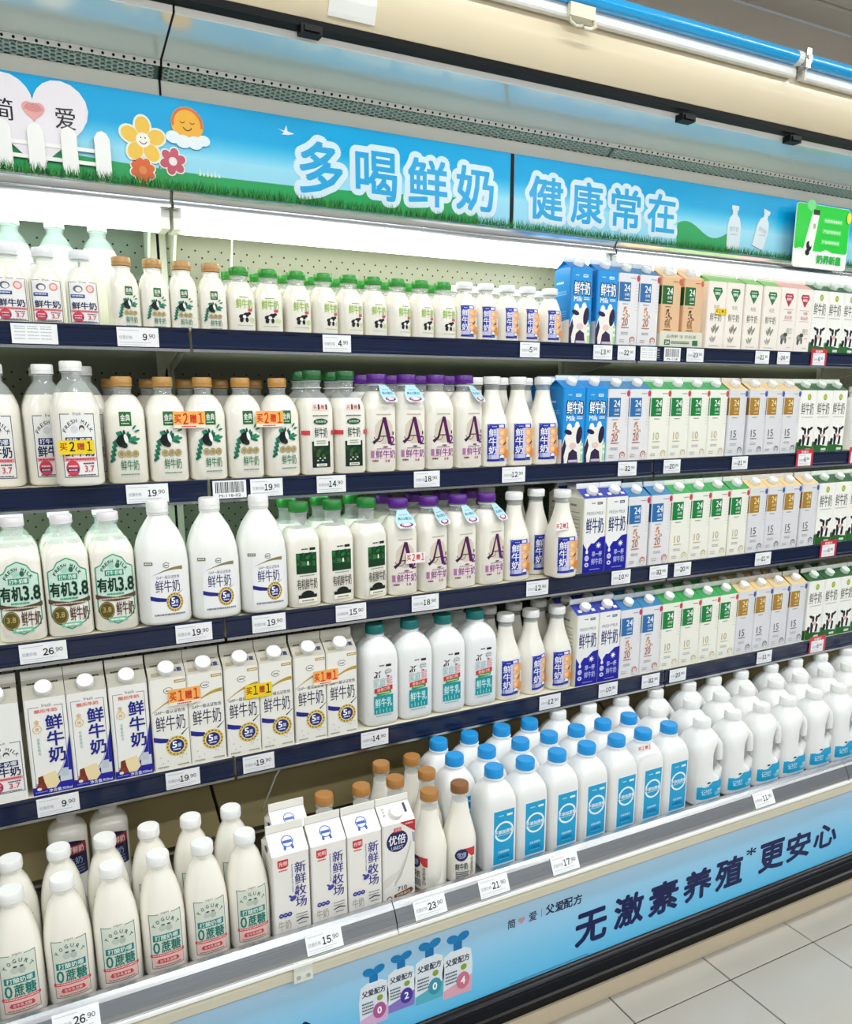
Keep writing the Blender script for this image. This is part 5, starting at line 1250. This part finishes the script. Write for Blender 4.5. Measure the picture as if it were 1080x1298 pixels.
# heart with characters and thumbprint heart
def heart_pts(s): return [(16 * math.sin(t) ** 3 * s / 16, (13 * math.cos(t) - 5 * math.cos(2 * t) - 2 * math.cos(3 * t) - math.cos(4 * t)) * s / 16) for t in [2 * math.pi * i / 40 for i in range(40)]]
H = [(x, y * .98) for x, y in heart_pts(98)]
L = Lab(); L.poly(H, 'ece6ec'); L.text('简', -52, 8, 34, 38, '2a2c34', .005); L.text('爱', 55, 6, 36, 38, '2a2c34', .005); L.poly([(x, y + 12) for x, y in heart_pts(20)], 'e6a9a6')
for i in range(6): L.ring(0, 8, 3 + i * 2.6, 4.1 + i * 2.6, 'cf6f70', 20, 160); L.layer -= 1
L.layer += 1
cut('heart_cutout', L, 43, 150, bl, .004, H)
for px in (-36, 4, 46, 88, 130):
    x, z = bxz(px, 187 + (px - 46) * .12); w_ = .0145
    zt = z + .034; 
    pk = [(-w_, zb0 - z), (w_, zb0 - z), (w_, .028), (w_ * .6, .038), (0, .042), (-w_ * .6, .038), (-w_, .028)]
    obj('picket', MB().add([(u, yy, v) for yy in (-.010, -.006) for u, v in pk], [tuple(range(7)), tuple(range(7, 14))[::-1]] + [(i, (i + 1) % 7, (i + 1) % 7 + 7, i + 7) for i in range(7)]).mesh('picket', M_WHITE), bl, (x, 0, z))
xq0, xq1 = bxz(-60, 180)[0], bxz(130, 195)[0]
for dz in (.028, .052): obj('fence_rail', MB().box(xq0, xq1, -.0058, -.0045, zb0 + dz, zb0 + dz + .007).mesh('fence_rail', M_WHITE), bl)
# flowers
def flower(px, py, r, petal, core, n, t, face=False, outline='e6ecdc'):
    L = Lab()
    for i in range(n):
        a = 2 * math.pi * i / n + .3; L.layer = i * .2; L.disk(r * .62 * math.cos(a), r * .62 * math.sin(a), r * .50, outline, r * .42, rot=a)
    for i in range(n):
        a = 2 * math.pi * i / n + .3; L.layer = 2 + i * .2; L.disk(r * .62 * math.cos(a), r * .62 * math.sin(a), r * .40, petal, r * .33, rot=a)
    L.layer = 4; L.disk(0, 0, r * .32, core)
    if face: L.ring(0, 0, r * .15, r * .19, '5a4a3a', 200, 340); L.layer -= 1; L.disk(-r * .1, r * .1, r * .035, '3a2a22', n=8); L.layer -= 1; L.disk(r * .1, r * .1, r * .035, '3a2a22', n=8)
    cut('flower', L, px, py, t, .0015)
L = Lab(); L.band([(x, -40 + 0, 0) for x in (0,)] * 0 + [(0, 0, 0), (1, 0, 0)], '2f8a4a') if False else None
L.poly([(-3, -62), (1, -62), (1, -20), (-8, 16), (-11, 15), (-3, -22)], '3f9a52'); L.poly([(0, -58), (14, -28), (16, -29), (4, -60)], '3f9a52'); L.disk(-12, -28, 11, '3f9a52', 4, rot=2.2); L.disk(16, -54, 16, '2f9a4a', 8, rot=.3)
cut('flower_stem', L, 192, 190, bl, .0008)
flower(181, 178, 43, 'edc04a', 'f2efe4', 5, bl, True); flower(219, 205, 26, 'c2566a', 'efdfe0', 6, bl); flower(181, 216, 24, 'd9663a', 'e08a4a', 8, bl)
L = Lab(); L.disk(0, 0, 33, 'f0b23e'); L.ring(0, 0, 27, 32, 'd8703c', -10, 190); L.ring(0, -3, 8, 10, '5a3a22', 200, 340); L.ring(-10, 6, 4, 5.4, '5a3a22', 200, 340); L.ring(10, 6, 4, 5.4, '5a3a22', 200, 340)
for i, (dx, dy, r) in enumerate(((-30, -28, 15), (-10, -34, 16), (14, -34, 16), (32, -28, 13))): L.disk(dx, dy, r, 'e3eef4', r * .8)
cut('sun_cutout', L, 237, 158, bl, .0015)
L = Lab(); L.poly([(-18, 4), (-4, 1), (2, 13), (4, 1), (20, -2), (6, -6), (-10, -7), (-4, -2)], 'dcecf4'); cut('bird_print', L, 362, 167, bl, .0005)
L = Lab()
for i in range(6): L.poly([(-20 + i * 8, -8), (-17 + i * 8, 8 - (i % 2) * 6), (-15 + i * 8, -8)], 'd9eed6'); L.layer -= 1
cut('grass_tuft_print', L, 264, 219, bl, .0005)
# two pale bottle shapes on the second board
def shape(px, py, s, rot, t):
    pts = [(-26, -62), (26, -62), (27, 0), (20, 24), (9, 34), (9, 44), (14, 48), (14, 58), (-14, 58), (-14, 48), (-9, 44), (-9, 34), (-20, 24), (-27, 0)]
    c, n = math.cos(rot), math.sin(rot); pts = [((x * c - y * n) * s, (x * n + y * c) * s) for x, y in pts]
    L = Lab(); L.poly(pts, 'd6e2ea'); L.text('鲜牛奶', 0, -6 * s, 36 * s, 15 * s, '9fb4c4', .0, rot=rot); L.lines(-15 * s, 15 * s, [-22 * s], 3 * s, 'b4c6d2', 2)
    cut('bottle_shape', L, px, py, t, .002, pts)
shape(930, 288, 1.02, 0, br); shape(966, 290, .95, -.28, br)
# artificial grass along the rail
def blades(x0, x1, name, t):
    rnd = random.Random(3); mb = MB(); x = x0
    while x < x1:
        x += rnd.uniform(.0006, .0012); h = rnd.uniform(.010, .024); lean = rnd.uniform(-.010, .010); yy = -.0122 - rnd.uniform(0, .006)
        w_ = .0011; mb.add([(x - w_, yy, zb0), (x + w_, yy, zb0), (x + lean, yy - rnd.uniform(-.0012, .006), zb0 + h)], [(0, 1, 2)], rnd.choice(['1e6a2a', '2a7f34', '174f22', '3a9440']))
    return tag(stuff(obj(name, mb.mesh(name, M_PAPER), None, (0, BY, 0))), t, 'grass')
blades(xl, XG - .004, 'artificial_grass', 'artificial grass strip in front of the meadow banner')
blades(XG + .004, xr, 'artificial_grass', 'artificial grass strip in front of the bottle-shape banner')

# ================================================================== green hanging sign
gy = y0 - .012
pa, pb = on_y(1001, 337, gy), on_y(1012, 256, gy); gx0 = (pa.x + pb.x) / 2; gz0, gz1 = pa.z, pb.z; gw = .25
sg = tag(empty('hanging_sign', (gx0, gy, gz0)), 'bright green and white promotional sign hanging over the steel rail', 'sign')
gh = (gz1 - gz0); e = .012
def rr(x0, y0_, x1, y1_, r, n=5):
    out = []
    for cx, cy, a0 in ((x1 - r, y0_ + r, -90), (x1 - r, y1_ - r, 0), (x0 + r, y1_ - r, 90), (x0 + r, y0_ + r, 180)):
        out += [(cx + r * math.cos(R(a0 + 90 * i / n)), cy + r * math.sin(R(a0 + 90 * i / n))) for i in range(n + 1)]
    return out
pts = rr(0, 0, gw, gh, e); n = len(pts)
obj('sign_plate', MB().add([(x, yy, z) for yy in (-.003, 0) for x, z in pts], [tuple(range(n)), tuple(range(n, 2 * n))[::-1]] + [(i, (i + 1) % n, (i + 1) % n + n, i + n) for i in range(n)]).mesh('sign_plate', M_WHITE), sg)
W_, H_ = gw * 1000, gh * 1000
L = Lab(); L.poly([(x * 1000, y * 1000) for x, y in rr(.001, gh * .27, gw - .001, gh - .001, .011)], '1fcf3c'); L.layer = 1; L.band([(W_ * i / 10, H_ * .2, H_ * (.26 + .05 * math.sin(i * 1.3))) for i in range(11)], 'f2f5f2')
L.disk(W_ * .26, H_ * .98, 20, '7adf8c', 16); L.poly([(W_ * .16, H_ * .24), (W_ * .30, H_ * .92), (W_ * .42, H_ * .90), (W_ * .34, H_ * .22)], 'f4f6f0'); L.rect(W_ * .30, H_ * .84, W_ * .42, H_ * .92, '2a3a2a'); L.disk(W_ * .27, H_ * .34, 12, '1a1c1a', 15, rot=.4); L.disk(W_ * .25, H_ * .24, 10, '1a1c1a', 9); L.disk(W_ * .29, H_ * .38, 5, 'f2f2ee', 9, rot=.3); L.text('鲜', W_ * .34, H_ * .66, 12, 16, '8a968a', .01)
for i in range(3): L.rect(W_ * (.5 - i * .01), H_ * (.73 - i * .17), W_ * (.86 - i * .01), H_ * (.81 - i * .17), '57e06a'); L.text(('优质好奶源看得见', '严选优质蛋白质', '产自纯净牧场')[i], W_ * (.68 - i * .01), H_ * (.77 - i * .17), W_ * .32, 8, 'f2fbf0', .012)
L.text('奶界新星', W_ * .66, H_ * .15, W_ * .46, 24, '22b845', .045)
L.disk(W_ * .97, H_ * .86, 11, 'f2e04a', 17)
obj('sign_print', L.mesh('sign_print', flat(-.003), M_BANNER, base=.0002, eps=.0001), sg)
obj('sign_hook', MB().box(.03, .05, 0, .012, gh * .5, gh * .53).mesh('sign_hook', M_CLEAR), sg)

# ================================================================== poster on the case front
PY = -.2849
def pxz(px, py): p = on_y(px, py, PY); return p.x, p.z
po = tag(empty('front_poster', (0, PY, 0)), 'long light blue poster with dark blue slogan on the fridge front', 'poster')
zp0, zp1 = max(.1585, zk(-1.0035, PY)), min(.3585, zk(-.8415, PY))
obj('poster_sheet', MB().box(xa + .01, xb - .01, -.0008, 0, zp0, zp1).mesh('poster_sheet', M_WHITE), po)
L = Lab(); n = 40
for i in range(n):
    f = i / n; c = tuple(int(a + (b - a) * f) for a, b in zip((96, 196, 244), (182, 214, 240))); L.layer = 0
    L.rect((xa + .01) * 1000, (zp0 + (zp1 - zp0) * f) * 1000, (xb - .01) * 1000, (zp0 + (zp1 - zp0) * (f + 1 / n)) * 1000, c, cell=4000)
obj('sheet_print', L.mesh('sheet_print', flat(-.0008), M_BANNER, base=.0001, eps=.00005), po)
def slogan(ch, px, py, wpx, hpx, col='0e1a52', bold=.034, nm='slogan_character', k=.86):
    x0_, _ = pxz(px - wpx / 2, py); x1_, _ = pxz(px + wpx / 2, py); cx, cz = pxz(px, py)
    za = pxz(px, py - hpx / 2)[1]; zb = pxz(px, py + hpx / 2)[1]; sl = wpx * .36
    wd = (x1_ - x0_) * 1000 * k; ht = (pxz(px, py - (hpx - sl) / 2)[1] - pxz(px, py + (hpx - sl) / 2)[1]) * 1000 * k
    L = Lab(); L.text(ch, cx * 1000, cz * 1000, wd, ht, col, bold, res=3)
    obj(nm, L.mesh(nm, flat(-.0008), M_BANNER, base=.0004, eps=.0001), po)
for ch, px, py, wp, hp_ in (('无', 749, 1174, 43, 60), ('激', 797, 1153, 40, 57), ('素', 841, 1137, 40, 57), ('养', 884, 1121, 38, 54), ('殖', 924, 1106, 37, 54), ('*', 952, 1079, 13, 15), ('更', 978, 1084, 34, 51), ('安', 1012, 1072, 32, 47), ('心', 1046, 1059, 31, 42)):
    slogan(ch, px, py, wp, hp_)
for ch, px, py, wp, hp_ in (('心', 392, 1318, 50, 74),): slogan(ch, px, py, wp, hp_)
for ch, px, py in (('简', 648, 1171), ('爱', 675, 1161)): slogan(ch, px, py, 11, 17, '3a4258', .015)
for ch, px, py in (('父', 697, 1152), ('爱', 709, 1148), ('配', 720, 1144), ('方', 732, 1140)): slogan(ch, px, py, 12, 18, '2a3350', .03)
cx, cz = pxz(661, 1166); L = Lab(); L.poly([(x + cx * 1000, y + cz * 1000) for x, y in heart_pts(9)], 'c79aa8'); cx, cz = pxz(686, 1157); L.rect(cx * 1000 - .5, cz * 1000 - 9, cx * 1000 + .5, cz * 1000 + 9, '4a526a')
obj('heart_print', L.mesh('heart_print', flat(-.0008), M_BANNER, base=.0004), po)
(fx0, fz0), (fx1, fz1) = pxz(646, 1247), pxz(745, 1210)
L = Lab(); L.lines(fx0 * 1000, fx1 * 1000, [(fz0 + fz1) * 500], 3.2, '5f8fb8', 4); obj('small_print', L.mesh('small_print', flat(-.0008), M_BANNER, base=.0004), po)
def pouch(pxl, pxr, pyt, col, num, numcol):
    (x0_, zt), (x1_, _) = pxz((pxl + pxr) / 2, pyt), pxz(pxr, pyt); w_ = (pxz(pxr, pyt + 60)[0] - pxz(pxl, pyt + 60)[0]) * 1000; cx, cz = x0_ * 1000, zt * 1000
    L = Lab(); h = w_ * 2.0
    L.poly([(cx - w_ * .46, cz - h), (cx + w_ * .46, cz - h), (cx + w_ * .5, cz - h * .55), (cx + w_ * .44, cz - h * .30), (cx + w_ * .22, cz - h * .24), (cx - w_ * .22, cz - h * .24), (cx - w_ * .44, cz - h * .30), (cx - w_ * .5, cz - h * .55)], 'e3ebf2')
    L.poly([(cx - w_ * .46, cz - h), (cx + w_ * .46, cz - h), (cx + w_ * .48, cz - h * .72), (cx + w_ * .1, cz - h * .78), (cx - w_ * .46, cz - h * .86)], col)
    L.rect(cx - w_ * .14, cz - h * .25, cx + w_ * .14, cz - h * .10, '1a78b8'); L.disk(cx - w_ * .16, cz - h * .06, w_ * .2, '1a86c8', w_ * .14, rot=-.3); L.disk(cx + w_ * .18, cz - h * .05, w_ * .2, '1a86c8', w_ * .14, rot=.3)
    L.text('父爱配方', cx, cz - h * .42, w_ * .78, w_ * .22, '2c2f44', .02); L.disk(cx + w_ * .2, cz - h * .56, w_ * .1, '8aa63a'); L.disk(cx + w_ * .18, cz - h * .78, w_ * .22, numcol, w_ * .28); L.text(num, cx + w_ * .18, cz - h * .78, w_ * .14, w_ * .24, WH, .03)
    for q in range(4): L.lines(cx - w_ * .4, cx - w_ * .02, [cz - h * (.60 + q * .055)], w_ * .045, '5a6078', q); L.layer -= 1
    obj('pouch_print', L.mesh('pouch_print', flat(-.0008), M_BANNER, base=.0004, eps=.00006), po)
pouch(454, 492, 1226, 'd7b4d8', '0', 'b45a9a'); pouch(490, 526, 1209, '8a78c8', '2', '4a3aa0'); pouch(525, 563, 1193, '58b4c8', '0', '3a98b0'); pouch(561, 599, 1184, 'e4aabc', '4', 'd0788e')

# ================================================================== loose things on the canopy
p = on_y(736, 24, .066); q = on_y(736, 24, .07)
ck = tag(empty('plastic_clip', (p.x, .07, cz0 + .006)), 'cream plastic hook clip on the white channel under the blue tube', 'clip')
M_CLIP = mat('cream_clip_plastic', (238, 232, 208), .4)
obj('clip_body', MB().box(-.034, .034, -.013, -.0008, -.008, .018).mesh('clip_body', M_CLIP), ck)
obj('hook', MB().tube([(-.03, -.008, -.006), (-.034, -.012, -.02), (-.018, -.014, -.028), (.0, -.012, -.024)], .0032, 8).mesh('hook', M_CLIP, True), ck)
obj('hook', MB().tube([(.032, -.008, -.006), (.036, -.012, -.02), (.02, -.014, -.028), (.004, -.012, -.027)], .0045, 8).mesh('hook', M_CLIP, True), ck)
p0_, p1_ = on_y(418, 10, .098), on_y(472, 26, .098)
st = tag(empty('paper_label', (0, 0, 0)), 'small white paper label with fine print stuck on the beige fascia', 'label')
v0 = Vector((p0_.x, P(.4445, .1135)[0], P(.4445, .1135)[1])); 
obj('sheet', MB().prism_x([(.1115, zk(.4475, .1115)), (.1075, zk(.4525, .1075)), (.0975, zk(.468, .0975)), (.0915, zk(.487, .0915)), (.0905, zk(.487, .0905)), (.0965, zk(.468, .0965)), (.1065, zk(.4525, .1065)), (.1105, zk(.4475, .1105))], p0_.x, p1_.x + .01).mesh('sheet', M_WHITE), st)
mb = MB(); rnd = random.Random(9)
for i in range(9):
    f = i / 9; ya, yb_ = .0962 - (.0962 - .0902) * f, .0962 - (.0962 - .0902) * (f + .05); za = zk(.468, .0965) + (zk(.487, .0905) - zk(.468, .0965)) * f
    mb.box(p0_.x + .006, p0_.x + rnd.uniform(.02, .04), ya - .0004, ya, za, za + .0012)
obj('fine_print', mb.mesh('fine_print', mat('print_grey', (90, 90, 94), .7)), st)
